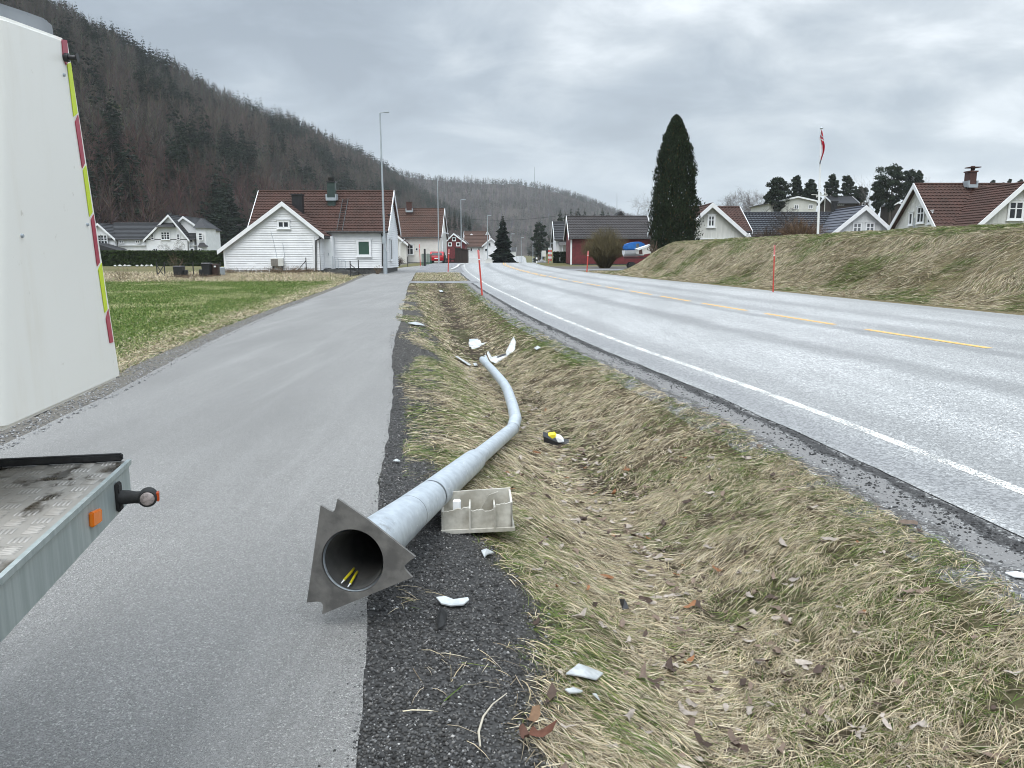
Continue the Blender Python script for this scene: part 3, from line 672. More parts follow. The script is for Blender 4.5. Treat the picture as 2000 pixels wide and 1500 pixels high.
# ------------------------------------------------------------------ broken plastic foot cover
def foot_cover():
    pl = pmat('cover_plastic', (.56, .54, .48), (.33, .31, .26), 7, .6, .15); c = G(930, 1046)
    root = thing('broken_foot_cover', 'open beige plastic column foot cover lying on the grass right of the fallen lamp column', 'plastic cover', c)
    Y0 = c.y - .02
    def q(u, v, Y): return P(u, v, Y)
    fl = [(856, 1046), (1001, 1036)]
    A, B = q(868, 1040, Y0), q(1001, 1034, Y0 + .02); A.z = max(A.z, c.z); 
    H = .255; ex = (B - A).normalized(); ey = Vector((-ex.y, ex.x, 0)).normalized(); D = .27
    # walls: front wall low with broken edge, rear wall, two sides, floor
    def wall(name, a, b, h0, h1, th=.012, lean=Vector((0, 0, 0)), jag=0, par=root):
        k = 12; top = []; dirn = (b - a)
        for i in range(k + 1):
            t = i / k; h = h0 + (h1 - h0) * t + (R.uniform(-jag, jag) if 0 < i < k else 0)
            top.append(a + dirn * t + Vector((0, 0, h)) + lean)
        nn = Vector((-dirn.y, dirn.x, 0)).normalized() * th
        return MB().prism([a, b] + list(reversed(top)), nn).build(name, pl, par)
    C = A + ey * D; Dd = B + ey * D
    wall('front_wall', A, A + ex * (B - A).length * .38, .13, .15, jag=.006)
    wall('front_wall', A + ex * (B - A).length * .39, A + ex * (B - A).length * .74, .13, .125, jag=.008)
    wall('front_wall', A + ex * (B - A).length * .76, B, .16, .17, jag=.006)
    wall('rear_wall', C - ex * .02, Dd, .165, .175)
    wall('side_wall', C - ex * .022, A - ex * .016 - ey * .01, .15, .13)
    wall('side_wall', B, Dd, .17, .165)
    for t in (.385, .75): wall('rib', A + ex * (B - A).length * t - ey * .035, A + ex * (B - A).length * t + ey * D * .9, .155, .12, .01)
    MB().prism([A - ex * .04 - ey * .02, B + ex * .015 - ey * .02, Dd + ex * .01, C - ex * .05], (0, 0, .012)).build('floor', pl, root)
    MB().prism([A - ex * .02 - ey * .03 + Vector((0, 0, .0)), B + ex * .012 - ey * .03, B + ex * .012 - ey * .012, A - ex * .02 - ey * .012], (0, 0, .022)).build('lip', pl, root)
    w = A + ex * .075 + ey * .06 + Vector((0, 0, .14))
    MB().box(w, (.045, .045, .08)).build('terminal_box', M['trim'], root, bevel=.005)
    MB().prism([A + ex * .2 + ey * .16 + Vector((0, 0, .05)), A + ex * .33 + ey * .22 + Vector((0, 0, .05)), A + ex * .33 + ey * .22 + Vector((0, 0, .17)), A + ex * .27 + ey * .19 + Vector((0, 0, .16))], ey * .008).build('inner_panel', pl, root)
foot_cover()

# ------------------------------------------------------------------ debris
def plate_piece(name, label, pix, mat, th=.006, lift=.02, bend=.02, cat='debris', group='debris from the crash'):
    pts = [G(*q) for q in pix]; c = sum(pts, Vector()) / len(pts)
    root_loc = c.copy(); n = len(pts)
    # a thin curved shard: outline with a raised middle, both sides
    up = [p + Vector((0, 0, lift + R.uniform(0, .012))) for p in pts]; mid = c + Vector((0, 0, lift + bend))
    dn = [p - Vector((0, 0, th)) for p in up]; md = mid - Vector((0, 0, th))
    mb = MB(); mb.add(up + [mid] + dn + [md], [(i, (i + 1) % n, n) for i in range(n)] + [(n + 1 + (i + 1) % n, n + 1 + i, 2 * n + 1) for i in range(n)] + [(i, n + 1 + i, n + 1 + (i + 1) % n, (i + 1) % n) for i in range(n)])
    o = mb.build(name, mat, loc=root_loc); return tag(o, label, cat, group)
M['shard'] = pmat('white_shard_plastic', (.54, .56, .56), (.36, .38, .39), 10, .35, .1)
plate_piece('plastic_shard', 'pale curved plastic shard on the dark gravel below the triangular base plate', [(852, 1178), (870, 1176), (890, 1182), (914, 1177), (916, 1183), (905, 1190), (880, 1190), (862, 1186)], M['shard'], bend=.012)
plate_piece('plastic_shard', 'largest flat white plastic shard in the grass near the lower edge of the photo', [(1105, 1329), (1130, 1312), (1150, 1318), (1178, 1330), (1164, 1342), (1135, 1336)], M['shard'], lift=.03)
plate_piece('plastic_shard', 'narrow pale shard just below the largest flat shard in the grass', [(1103, 1362), (1118, 1359), (1138, 1362), (1130, 1369), (1112, 1368)], M['shard'], lift=.03)
plate_piece('plastic_shard', 'tiny white chip right of the narrow pale shard', [(1157, 1372), (1166, 1375), (1172, 1380), (1164, 1378)], M['shard'], lift=.03)
plate_piece('plastic_shard', 'small folded white shard in front of the beige foot cover', [(940, 1084), (950, 1081), (964, 1088), (952, 1091), (946, 1095)], M['shard'], bend=.03)
plate_piece('plastic_shard', 'long thin white strip on the gravel beside the far path edge', [(796, 635), (812, 633), (826, 637), (830, 640), (812, 639)], M['shard'], lift=.05)
plate_piece('plastic_shard', 'white sliver standing in the grass left of the bent column top', [(889, 702), (893, 701), (918, 717), (920, 720), (916, 720)], M['shard'], lift=.06)
plate_piece('plastic_shard', 'small white chip beside the bent column top', [(924, 715), (930, 714), (933, 718), (927, 720)], M['shard'], lift=.05)
plate_piece('plastic_shard', 'white chip lying alone on the ditch slope towards the road', [(1043, 685), (1050, 681), (1056, 684), (1048, 689)], M['shard'], lift=.05)
plate_piece('plastic_shard', 'white chip far along the ditch near the crossing', [(857, 570), (863, 569), (866, 572), (860, 573)], M['shard'], lift=.06)
plate_piece('plastic_shard', 'white sliver on the ground at the path edge beside the column sleeve', [(768, 906), (775, 903), (782, 905), (776, 908)], M['shard'], lift=.02)
plate_piece('plastic_shard', 'white shard at the edge of the road gravel at the right border', [(1962, 1128), (1985, 1127), (2010, 1133), (2005, 1138), (1980, 1133)], M['trim'], lift=.02)
M['lampwhite'] = pmat('lamp_white', (.60, .61, .61), (.4, .41, .4), 9, .4, .1)
def lamp_head_wreck():
    c = G(985, 700); root = thing('broken_lamp_head', 'smashed white lamp head curled open beyond the bent column top in the ditch', 'lamp head', c)
    Y = c.y
    def ribbon(name, pix, mat, th=.02, dy=.16):
        pts = [P(u, v, Y + (700 - v) * .012) for u, v in pix]
        MB().prism(pts, (0, dy, .01)).build(name, mat, root)
    ribbon('curved_cover', [(1003, 660), (1007, 668), (1006, 682), (999, 690), (990, 696), (988, 688), (993, 679), (998, 668)], M['lampwhite'])
    ribbon('curved_cover', [(990, 693), (999, 690), (998, 697), (968, 710), (957, 704), (951, 690), (954, 689), (960, 700), (975, 697)], M['lampwhite'])
    ribbon('inner_tray', [(962, 702), (985, 692), (990, 694), (972, 704)], M['black'], dy=.1)
    ribbon('end_bracket', [(946, 695), (949, 694), (956, 708), (953, 709)], M['galvfar'], dy=.04)
lamp_head_wreck()
def reflector_wreck():
    c = G(935, 678); root = thing('broken_reflector', 'crumpled white reflector parts heaped on the soil beyond the lamp head', 'debris', c, 'debris from the crash')
    Y = c.y
    for nm, pix, m in (('sheet', [(915, 672), (937, 668), (941, 677), (930, 681), (917, 677)], M['lampwhite']), ('sheet', [(938, 675), (961, 672), (960, 680), (945, 681)], M['lampwhite']),
                       ('bar', [(916, 667), (934, 666), (933, 670), (917, 671)], M['galvfar']), ('bar', [(920, 681), (938, 680), (937, 683), (922, 683)], M['lampwhite'])):
        pts = [P(u, v, Y + (680 - v) * .03) for u, v in pix]; MB().prism(pts, (0, .06, .05)).build(nm, m, root)
reflector_wreck()
def ballast():
    c = G(1083, 872); root = thing('electrical_module', 'black electrical module with a yellow label in the straw right of the column bend', 'module', c, 'debris from the crash')
    Y = c.y - .02
    def poly(name, pix, m, dy=.12, off=0): MB().prism([P(u, v, Y + off) for u, v in pix], (0, dy, .03)).build(name, m, root)
    poly('housing', [(1061, 852), (1068, 855), (1084, 862), (1098, 866), (1112, 868), (1105, 874), (1064, 875)], M['black'])
    ylw = pmat('yellow_label', (.75, .62, .02), (.7, .58, .02), 5, .5)
    poly('label_sticker', [(1071, 851), (1083, 849), (1087, 853), (1079, 857)], ylw, .03, -.01)
    poly('white_cap', [(1084, 853), (1096, 857), (1101, 863), (1090, 864)], M['trim'], .05, -.012)
ballast()
plate_piece('black_shard', 'black ragged rubber scrap under the pale curved shard on the gravel', [(858, 1198), (868, 1192), (874, 1204), (868, 1226), (856, 1234), (853, 1215)], M['rubber'], lift=.01, bend=.05)
plate_piece('black_shard', 'dark broken plastic tube piece among the leaves in the ditch bottom', [(1210, 1178), (1224, 1184), (1228, 1196), (1216, 1198)], M['black'], lift=.02, bend=.04)
def big_leaf():
    V, Fs, C = [], [], []
    for (u, v, sz, az, tl, cu, c) in ((1052, 1447, .055, .4, .5, .9, (.13, .055, .035)), (1028, 1456, .04, 2.0, -.4, .8, (.10, .05, .035)), (1040, 1420, .055, 1.2, .2, .4, (.2, .12, .07))):
        p = G(u, v, .03); vs, fs = leafgeo(p, sz, az, tl, cu, R); o = len(V); V += vs; Fs += [tuple(k + o for k in f) for f in fs]; C += [c] * len(vs)
    c0 = G(1040, 1440)
    tag(nmesh('dead_leaf', np.array([tuple(v) for v in V]), [np.array(Fs)], M['leaf'], attrs={'col': np.array(C)}, loc=c0), 'large crumpled reddish brown leaf at the gravel edge near the bottom of the photo', 'leaf')
big_leaf()
tw = MB().tube([G(938, 1466, .015), G(935, 1440, .02), G(944, 1412, .025), G(962, 1390, .03), G(990, 1368, .03)], [.0035, .0045, .004, .003, .002], 6).build('dry_stalk', pmat('straw', (.5, .45, .36)), smooth=True, loc=G(940, 1440))
tag(tw, 'pale bent dry stalk lying across the dark gravel', 'twig')

# ------------------------------------------------------------------ truck with flat deck and white lift bucket
def truck():
    d = Vector((-.198, .980, 0)).normalized(); r = Vector((d.y, -d.x, 0)); zup = Vector((0, 0, 1))
    C = HIT(248, 900, (0, 0, 1.0), zup)
    root = thing('service_truck', 'service truck with galvanised flat deck and white lift bucket striped red and yellow', 'truck', Vector((C.x - 1, C.y - 1.5, 0)))
    def T(a, b, z): return C + r * a + d * b + zup * (z - C.z)
    LEN, WID = 3.4, 2.25
    lw = lambda *p: [T(*q) for q in p]
    # tread plate deck: sheet and raised bars
    m, nt, b = newmat('tread_plate'); n = NB(nt); b.inputs['Metallic'].default_value = .45
    f = n.noise(n.co(), 3.2, 6, .62, .6); wet = n.rng(f, .49, .57)
    n.L.new(n.mix(wet, n.mix(n.noise(n.co(), 25, 4), (.48, .455, .42), (.33, .31, .28)), (.075, .062, .045)), b.inputs['Base Color']); n.L.new(n.rng(f, .5, .6, .45, .2), b.inputs['Roughness'])
    deck = MB(); deck.prism(lw((0, 0, 1.0), (0, -LEN, 1.0), (-WID, -LEN, 1.0), (-WID, 0, 1.0)), (0, 0, -.004))
    dk = deck.build('deck', m, root)
    V, Q = [], []
    i = 0; px = .062
    for gx in range(24):
        for gy in range(42):
            cx, cy = -.035 - gx * px, -.03 - gy * px
            if gx > 23 or cy < -2.4: continue
            flip = (gx + gy) % 2
            for k in range(5):
                o = (k - 2) * .0105; L = .019; w = .0032
                if flip: a0, a1, b0, b1 = cx - L, cx + L, cy + o - w, cy + o + w
                else: a0, a1, b0, b1 = cx + o - w, cx + o + w, cy - L, cy + L
                if a1 > -.012: continue
                n0 = len(V); k2 = .5
                V += lw((a0, b0, 1.0005), (a1, b0, 1.0005), (a1, b1, 1.0005), (a0, b1, 1.0005)); mx, my = (a0 + a1) / 2, (b0 + b1) / 2
                V += lw((mx + (a0 - mx) * .6, my + (b0 - my) * .6, 1.0032), (mx + (a1 - mx) * .6, my + (b0 - my) * .6, 1.0032), (mx + (a1 - mx) * .6, my + (b1 - my) * .6, 1.0032), (mx + (a0 - mx) * .6, my + (b1 - my) * .6, 1.0032))
                Q += [(n0 + 4, n0 + 5, n0 + 6, n0 + 7), (n0, n0 + 1, n0 + 5, n0 + 4), (n0 + 1, n0 + 2, n0 + 6, n0 + 5), (n0 + 2, n0 + 3, n0 + 7, n0 + 6), (n0 + 3, n0, n0 + 4, n0 + 7)]
    nmesh('tread_bars', np.array([tuple(v) for v in V]), [np.array(Q)], m, dk)
    # side panel
    hb = HIT(228, 1004, T(0, 0, 1), r).z
    pan = pmat('side_panel_galv', (.34, .39, .385), (.43, .48, .475), 5, .5, .03, 40, .4, stretch=(8, 8, .5))
    sp = MB(); sp.prism(lw((0, 0, 1.004), (.012, 0, 1.004), (.012, 0, .99), (.004, 0, .982), (.004, 0, hb), (-.035, 0, hb), (-.035, 0, hb + .005), (0, 0, hb + .005)), d * -LEN)
    side = sp.build('side_panel', pan, root)
    MB().prism(lw((-.008, -.02, 1.004), (-WID, -.02, 1.004), (-WID, 0, 1.004), (-.008, 0, 1.004)), (0, 0, .022)).build('rubber_strip', M['rubber'], root, bevel=.004)
    MB().prism(lw((-.002, 0, .996), (-WID, 0, .996), (-WID, 0, hb), (-.002, 0, hb)), d * -.02).build('end_panel', pan, root)
    MB().prism(lw((-WID, 0, 1.004), (-WID - .01, 0, 1.004), (-WID - .01, 0, hb), (-WID, 0, hb)), d * -LEN).build('side_panel', pan, root)
    # chassis, wheels and boom, mostly outside the frame
    for a in (-.75, -1.45): MB().prism(lw((a, -.3, hb + .01), (a - .09, -.3, hb + .01), (a - .09, -.3, hb - .2), (a, -.3, hb - .2)), d * -3).build('chassis_rail', M['black'], root)
    for a in (-.18, -WID + .42):
        c = T(a, -2.45, .40); w = MB().tube([c, c - r * .24], [.40, .40], 36).build('wheel', M['rubber'], root, bevel=.02)
        MB().tube([c + r * .01, c - r * .03], [.21, .19], 24).build('rim', M['galvfar'], w)
    # amber reflector on the panel
    am = pmat('amber_lens', (.85, .22, .01), (.8, .2, .01), 10, .25)
    q = [HIT(*p, T(.004, 0, 1), r) for p in ((172, 1001), (190, 993), (191, 1019), (174, 1031))]
    MB().prism(q, r * .012).build('reflector', am, root, bevel=.003)
    # outline marker lamp on a rubber arm
    bp = HIT(228, 972, T(.004, 0, 1), r)
    base = MB().prism([bp + d * x + zup * z for x, z in ((-.014, -.038), (.014, -.038), (.017, -.03), (.017, .03), (.014, .044), (-.014, .044), (-.017, .03), (-.017, -.03))], r * .012)
    ml = base.build('marker_lamp', M['rubber'], root, bevel=.003)
    hp = P(289, 971, bp.y + .015)
    MB().tube([bp + r * .008, bp + r * .03, bp.lerp(hp, .6), hp], [.021, .0195, .017, .019], 18).build('lamp_arm', M['rubber'], ml, smooth=True)
    vd = (Vector((0, 0, CAMH)) - hp); f = (-d * .9 + r * .12).normalized()
    MB().tube([hp - f * .018, hp - f * .016, hp + f * .014, hp + f * .018], [.020, .025, .025, .022], 28).build('lamp_body', M['rubber'], ml, smooth=True)
    lens = pmat('clear_lens', (.42, .36, .34), (.2, .17, .16), 60, .1)
    MB().tube([hp + f * .017, hp + f * .021, hp + f * .024], [.0195, .018, .012], 26).build('lens', lens, ml, smooth=True)
    rl = pmat('red_amber_lens', (.55, .10, .02), (.4, .06, .02), 20, .2)
    MB().prism([hp + r * .0225 + f * x + zup * z for x, z in ((-.012, -.012), (.010, -.012), (.010, .014), (-.012, .014))], r * .008).build('side_lens', rl, ml, bevel=.002)
    # lift bucket
    B = HIT(235, 740, (0, 0, 1.2), zup); e = Vector((-.168, .986, 0)).normalized(); rb = Vector((e.y, -e.x, 0))
    hit = lambda u, v, o=0.0: HIT(u, v, B + rb * o, rb)
    fb, ft = hit(235, 740), hit(131, 74); nt_ = hit(0, 33); nb_ = hit(0, 848)
    fb = fb + e * .010; ft = ft + e * .010
    nearb = nb_ - e * .06; neart = nt_ - e * .06
    dep = 1.0
    m2, nt2, b2 = newmat('fibreglass_white'); n2 = NB(nt2); b2.inputs['Roughness'].default_value = .35
    st = n2.noise(n2.co((5, 5, .8)), 1.6, 6, .65); sp2 = n2.noise(n2.co(), 14, 5, .6)
    cc = n2.mix(n2.rng(st, .5, .8, 0, .5), (.86, .845, .79), (.74, .70, .61)); cc = n2.mix(n2.rng(sp2, .66, .74, 0, .5), cc, (.45, .41, .33)); n2.L.new(cc, b2.inputs['Base Color'])
    bm = bmesh.new()
    sec = [nearb, fb, ft, neart]; o3 = root.location
    va = [bm.verts.new(p - o3) for p in sec]; vb = [bm.verts.new(p - rb * dep - o3) for p in sec]
    faces = [bm.faces.new(va), bm.faces.new(list(reversed(vb)))] + [bm.faces.new([va[i], vb[i], vb[(i + 1) % 4], va[(i + 1) % 4]]) for i in range(4)]
    bmesh.ops.recalc_face_normals(bm, faces=bm.faces)
    bm.edges.ensure_lookup_table()
    def edges(pairs): 
        return [ed for ed in bm.edges if any({ed.verts[0], ed.verts[1]} == {x, y} for x, y in pairs)]
    bmesh.ops.bevel(bm, geom=edges([(va[0], va[3]), (vb[0], vb[3]), (va[0], vb[0])]), offset=.10, segments=6, affect='EDGES', profile=.5)
    bmesh.ops.bevel(bm, geom=[ed for ed in bm.edges if ed.is_manifold and ed.calc_face_angle(0) > .6], offset=.012, segments=3, affect='EDGES')
    me = bpy.data.meshes.new('bucket'); bm.to_mesh(me); bm.free(); me.materials.append(m2)
    me.polygons.foreach_set('use_smooth', [True] * len(me.polygons)); me.set_sharp_from_angle(angle=math.radians(35))
    bk = bpy.data.objects.new('lift_bucket', me); COL.objects.link(bk); bk.parent = root
    # grey hood on top of the bucket
    hood = pmat('grey_hood', (.17, .185, .2), (.22, .235, .25), 3, .3)
    hp_ = [hit(*q, -.06) for q in ((-30, 22), (-30, -12), (0, 4), (60, 24), (95, 37), (103, 44), (107, 66), (107, 90), (0, 60))]
    MB().prism(hp_, -rb * .8).build('hood', hood, bk, bevel=.01)
    red = pmat('reflective_red', (.42, .03, .065), (.36, .025, .055), 3, .35); yel = pmat('reflective_yellow', (.62, .76, .01), (.58, .72, .01), 3, .4)
    k = 1 / 1.7433
    for m_, poly in ((red, [(209, 134), (227, 137), (232, 208), (224, 222), (214, 195)]), (yel, [(228, 218), (240, 213), (263, 385), (250, 397)]), (red, [(255, 415), (265, 390), (288, 555), (279, 573)]),
                     (yel, [(282, 580), (292, 563), (314, 722), (304, 738)]), (red, [(309, 748), (318, 730), (339, 893), (330, 907)]), (yel, [(334, 918), (345, 895), (365, 1052), (356, 1065)]), (red, [(360, 1085), (368, 1052), (385, 1165), (373, 1168)])):
        MB().prism([hit(x * k, y * k, .001) for x, y in poly], rb * .0015).build('marking_stripe', m_, bk)
    kb = hit(125, 112); f1 = rb
    MB().tube([kb, kb + rb * .012, kb + rb * .013, kb + rb * .03, kb + rb * .036], [.012, .012, .007, .007, .0125], 16).build('knob', M['black'], bk, smooth=True)
    for (x, y) in ((216, 255), (296, 765), (73, 803)):
        s_ = hit(x * k, y * k); MB().tube([s_ - rb * .002, s_ + rb * .005], [.006, .004], 10).build('screw', M['galvfar'], bk)
    hk = B - e * .22 - rb * .12
    for o_ in (0, .05):
        MB().tube([hk - e * o_, hk - e * o_ - zup * .035, hk - e * (o_ + .07) - zup * .045, hk - e * (o_ + .11) - zup * .04], .006, 6).build('underside_hook', M['black'], bk)
    # boom carrying the bucket, outside the frame on the left
    a_ = (nearb + neart) / 2 - rb * (dep + .0)
    MB().bar(a_ + e * .3, a_ - rb * .55 + e * .3, .16, .2).build('boom_arm', M['galvfar'], root)
    MB().bar(a_ - rb * .5 + e * .3, T(-WID + .35, -2.6, 1.9), .18, .22).build('boom_arm', M['galvfar'], root)
    MB().bar(T(-WID + .35, -2.6, 1.0), T(-WID + .35, -2.6, 2.0), .3, .3).build('boom_post', M['galvfar'], root)
truck()
# ------------------------------------------------------------------ trees
def cards_mesh(name, V, Q, T, C, mat, parent=None, kind=None, label=None):
    o = nmesh(name, V, [x for x in (Q, T) if x is not None and len(x)], mat, parent, attrs={'col': C})
    if kind: tag(o, label, None, None, kind)
    return o
def conifer_geo(h, r, tiers, br, rg, c0=(.028, .042, .026), bare=.12, irregular=.3, hang=.25):
    """tiers of drooping boughs, each two crossed kites"""
    V, Q, C = [], [], []
    for t in range(tiers):
        f = t / (tiers - 1); z = h * (bare + (1 - bare) * f * .97); rr = r * (1 - f) ** .85 * (1 + irregular * (rg.random() - .5)) + .03 * r
        if f < .12: rr *= .75 + 2 * f
        for b in range(br):
            if rg.random() < .08: continue
            a = 2 * math.pi * (b + rg.random() * .9) / br + t * .7; L = rr * (.7 + .5 * rg.random()); dz = -L * hang * (.5 + rg.random()) + L * .12
            ca, sa = math.cos(a), math.sin(a); w = L * (.26 + .14 * rg.random()); zz = z + (rg.random() - .5) * h * .6 / tiers
            n = len(V); k = .65 + .7 * rg.random(); c = tuple(x * k for x in c0)
            mid = (ca * L * .55, sa * L * .55, zz + dz * .35)
            V += [(0, 0, zz), (mid[0] - sa * w, mid[1] + ca * w, mid[2] - w * .3), (ca * L, sa * L, zz + dz), (mid[0] + sa * w, mid[1] - ca * w, mid[2] - w * .3)]
            Q.append((n, n + 1, n + 2, n + 3)); C += [c] * 4
            n = len(V); V += [(ca * L * .15, sa * L * .15, zz + w * .25), (mid[0], mid[1], mid[2] - w * .95), (ca * L * .98, sa * L * .98, zz + dz - w * .1), (mid[0], mid[1], mid[2] + w * .3)]
            Q.append((n, n + 1, n + 2, n + 3)); C += [c] * 4
    n = len(V); V += [(-.06 * r, 0, h * .93), (.06 * r, 0, h * .93), (0, .06 * r, h * .93), (0, 0, h * 1.02)]; Q += [(n, n + 1, n + 3, n + 3), (n + 1, n + 2, n + 3, n + 3)]; C += [c0] * 4
    Q = [q for q in Q if len(set(q)) == 4]
    return np.array(V), np.array(Q), np.array(C)
def bare_geo(h, r, tw, rg, c0=(.10, .085, .078), wid=.05, low=.25):
    """leafless tree for the hillside: stem and thin tapering twigs"""
    V, T, C = [], [], []
    def tri(p, q, w, c):
        d = np.array(q) - np.array(p); s = np.cross(d, (rg.random() - .5, rg.random() - .5, .3)); s = s / (np.linalg.norm(s) + 1e-6) * w
        n = len(V); V.extend([tuple(np.array(p) - s), tuple(np.array(p) + s), tuple(q)]); T.append((n, n + 1, n + 2)); C.extend([c] * 3)
    lean = ((rg.random() - .5) * .12 * h, (rg.random() - .5) * .12 * h)
    k = .7 + .6 * rg.random(); ck = tuple(x * k for x in c0)
    stemc = tuple(x * (1.5 if rg.random() < .25 else 1.0) for x in ck)
    tri((0, 0, -.5), (lean[0], lean[1], h * .9), wid * 2.2, stemc); tri((0, 0, -.5), (lean[0], lean[1], h * .9), wid * 2.2, stemc)
    for i in range(tw):
        f = low + (1 - low) * rg.random() ** .8; a = rg.random() * 6.283; rr = r * math.sin(math.pi * min(1, (f - low) / (1 - low) * .75 + .22)) * (.4 + .7 * rg.random())
        z0 = h * f * .8; p = (lean[0] * f + math.cos(a) * rr * .15, lean[1] * f + math.sin(a) * rr * .15, z0)
        q = (lean[0] * f + math.cos(a) * rr, lean[1] * f + math.sin(a) * rr, z0 + h * (.10 + .16 * rg.random()))
        tri(p, q, wid * (.5 + rg.random()), tuple(x * (.8 + .4 * rg.random()) for x in ck))
    return np.array(V), np.array(T), np.array(C)
def scatter(name, protos, pos, scl, mat, label, tint=None, quads=True, stretch=None):
    """merge many copies of prototype meshes into one stuff object"""
    Vs, Fs, Cs = [], [], []; o = 0; pi = RN.integers(0, len(protos), len(pos))
    for k, (V, Q, C) in enumerate(protos):
        idx = np.where(pi == k)[0]
        if not len(idx): continue
        a = RN.random(len(idx)) * 6.283; s = scl[idx][:, None]; ca, sa = np.cos(a)[:, None], np.sin(a)[:, None]
        x = (V[None, :, 0] * ca - V[None, :, 1] * sa) * s; y = (V[None, :, 0] * sa + V[None, :, 1] * ca) * s; z = V[None, :, 2] * s
        W3 = np.stack([x, y, z], -1) + pos[idx][:, None]
        t = (.8 + .4 * RN.random((len(idx), 1, 1))) if tint is None else tint[idx][:, None, :]
        Vs.append(W3.reshape(-1, 3)); Cs.append((C[None] * t).reshape(-1, 3)); n = len(V)
        Fs.append((Q[None] + (np.arange(len(idx)) * n)[:, None, None] + o).reshape(-1, Q.shape[1])); o += n * len(idx)
    tag(nmesh(name, np.concatenate(Vs), [np.concatenate(Fs)], mat, attrs={'col': np.concatenate(Cs)}), label, None, None, 'stuff')

# ------------------------------------------------------------------ wooded hills
def mossy(p):
    dep = p[..., 1] * CT - (p[..., 2] - CAMH) * ST; u = 1000 + F * p[..., 0] / dep; v = 750 - F * (p[..., 1] * ST + (p[..., 2] - CAMH) * CT) / dep
    return ((u - 205) / 48) ** 2 + ((v - 222 - .5 * (u - 205)) / 34) ** 2 < 1 + .8 * (fbm(u / 14, v / 14, 3) - .5)
class Hill:
    def __init__(s, foot, ridge, name, bump, seed, pw=.85):
        # knots: (u, v, Y) in the picture, placed at their true distance
        s.f = [P(*q) for q in foot]; s.r = [P(*q) for q in ridge]; s.n = len(s.f); s.bump = bump; s.seed = seed; s.pw = pw; s.name = name
    def curve(s, L, t):
        t = np.clip(t, 0, 1) * (s.n - 1); i = np.clip(t.astype(int), 0, s.n - 2); f = (t - i)[..., None]
        A = np.array([tuple(p) for p in L]); m = np.gradient(A, axis=0)
        return (2 * f**3 - 3 * f**2 + 1) * A[i] + (f**3 - 2 * f**2 + f) * m[i] + (-2 * f**3 + 3 * f**2) * A[i + 1] + (f**3 - f**2) * m[i + 1]
    def pt(s, t, q):
        t = np.asarray(t, float); q = np.asarray(q, float)
        a, b = s.curve(s.f, t), s.curve(s.r, t); qq = np.clip(q, 0, 1)[..., None]; ov = np.clip(q - 1, 0, 9)[..., None]
        p = a + (b - a) * q[..., None]
        p[..., 2] = a[..., 2] + (b[..., 2] - a[..., 2]) * (np.clip(q, 0, 1) ** s.pw) - np.clip(q - 1, 0, 9) * (b[..., 2] - a[..., 2]) * .9
        nz = (fbm(p[..., 0] / 60, p[..., 1] / 60, s.seed) - .5) * 2 * s.bump * np.sin(np.clip(q, 0, 1) * math.pi * .9) + (fbm(p[..., 0] / 18, p[..., 1] / 18, s.seed + 5) - .5) * s.bump * .5 * np.clip(q * 6, 0, 1)
        p[..., 2] += nz
        return p
    def mesh(s, nt, nq):
        T, Q = np.meshgrid(np.linspace(0, 1, nt), np.linspace(-.06, 1.35, nq)); V = s.pt(T, Q)
        V[0, :, 2] -= 3
        i = np.arange(nq - 1)[:, None] * nt + np.arange(nt - 1)[None]
        c = np.array([.055, .046, .040]) * (.7 + .6 * fbm(T * 60, Q * 20, 7))[..., None]
        moss = mossy(V) * (s.seed == 21) * ss(.42, .56, fbm(V[..., 0] / 7, V[..., 2] / 6, 13)); rock = mossy(V) * (s.seed == 21) * (1 - moss); c = c * (1 - rock[..., None]) + np.array([.11, .105, .10]) * rock[..., None]
        c = c * (1 - moss[..., None]) + np.array([.085, .10, .02]) * moss[..., None]
        tag(nmesh(s.name, V.reshape(-1, 3), [np.stack([i, i + 1, i + nt + 1, i + nt], -1).reshape(-1, 4)], M['hillfloor'], attrs={'col': c.reshape(-1, 3)}, smooth=True), kind='structure')
    def sample(s, n, q0=.0, q1=1.03, t0=0, t1=1):
        t = t0 + (t1 - t0) * RN.random(n); q = q0 + (q1 - q0) * RN.random(n)
        return t, q, s.pt(t, q)
hillA = Hill([(-330, 505, 150), (60, 503, 150), (250, 503, 165), (450, 502, 215), (620, 501, 300), (740, 501, 400), (840, 500, 520), (940, 500, 650)],
             [(-330, -330, 400), (60, 0, 430), (250, 108, 500), (450, 212, 600), (620, 275, 720), (740, 330, 860), (840, 395, 930), (960, 470, 960)], 'hill_left', 7, 21)
hillB = Hill([(560, 498, 700), (700, 498, 750), (850, 498, 800), (1000, 498, 850), (1100, 498, 900), (1200, 498, 950), (1330, 498, 1000), (1500, 498, 1050)],
             [(560, 330, 1250), (700, 326, 1300), (850, 351, 1350), (950, 358, 1400), (1060, 368, 1450), (1150, 393, 1500), (1230, 425, 1550), (1400, 470, 1600)], 'hill_far', 9, 33)
hillA.mesh(420, 150); hillB.mesh(120, 46)
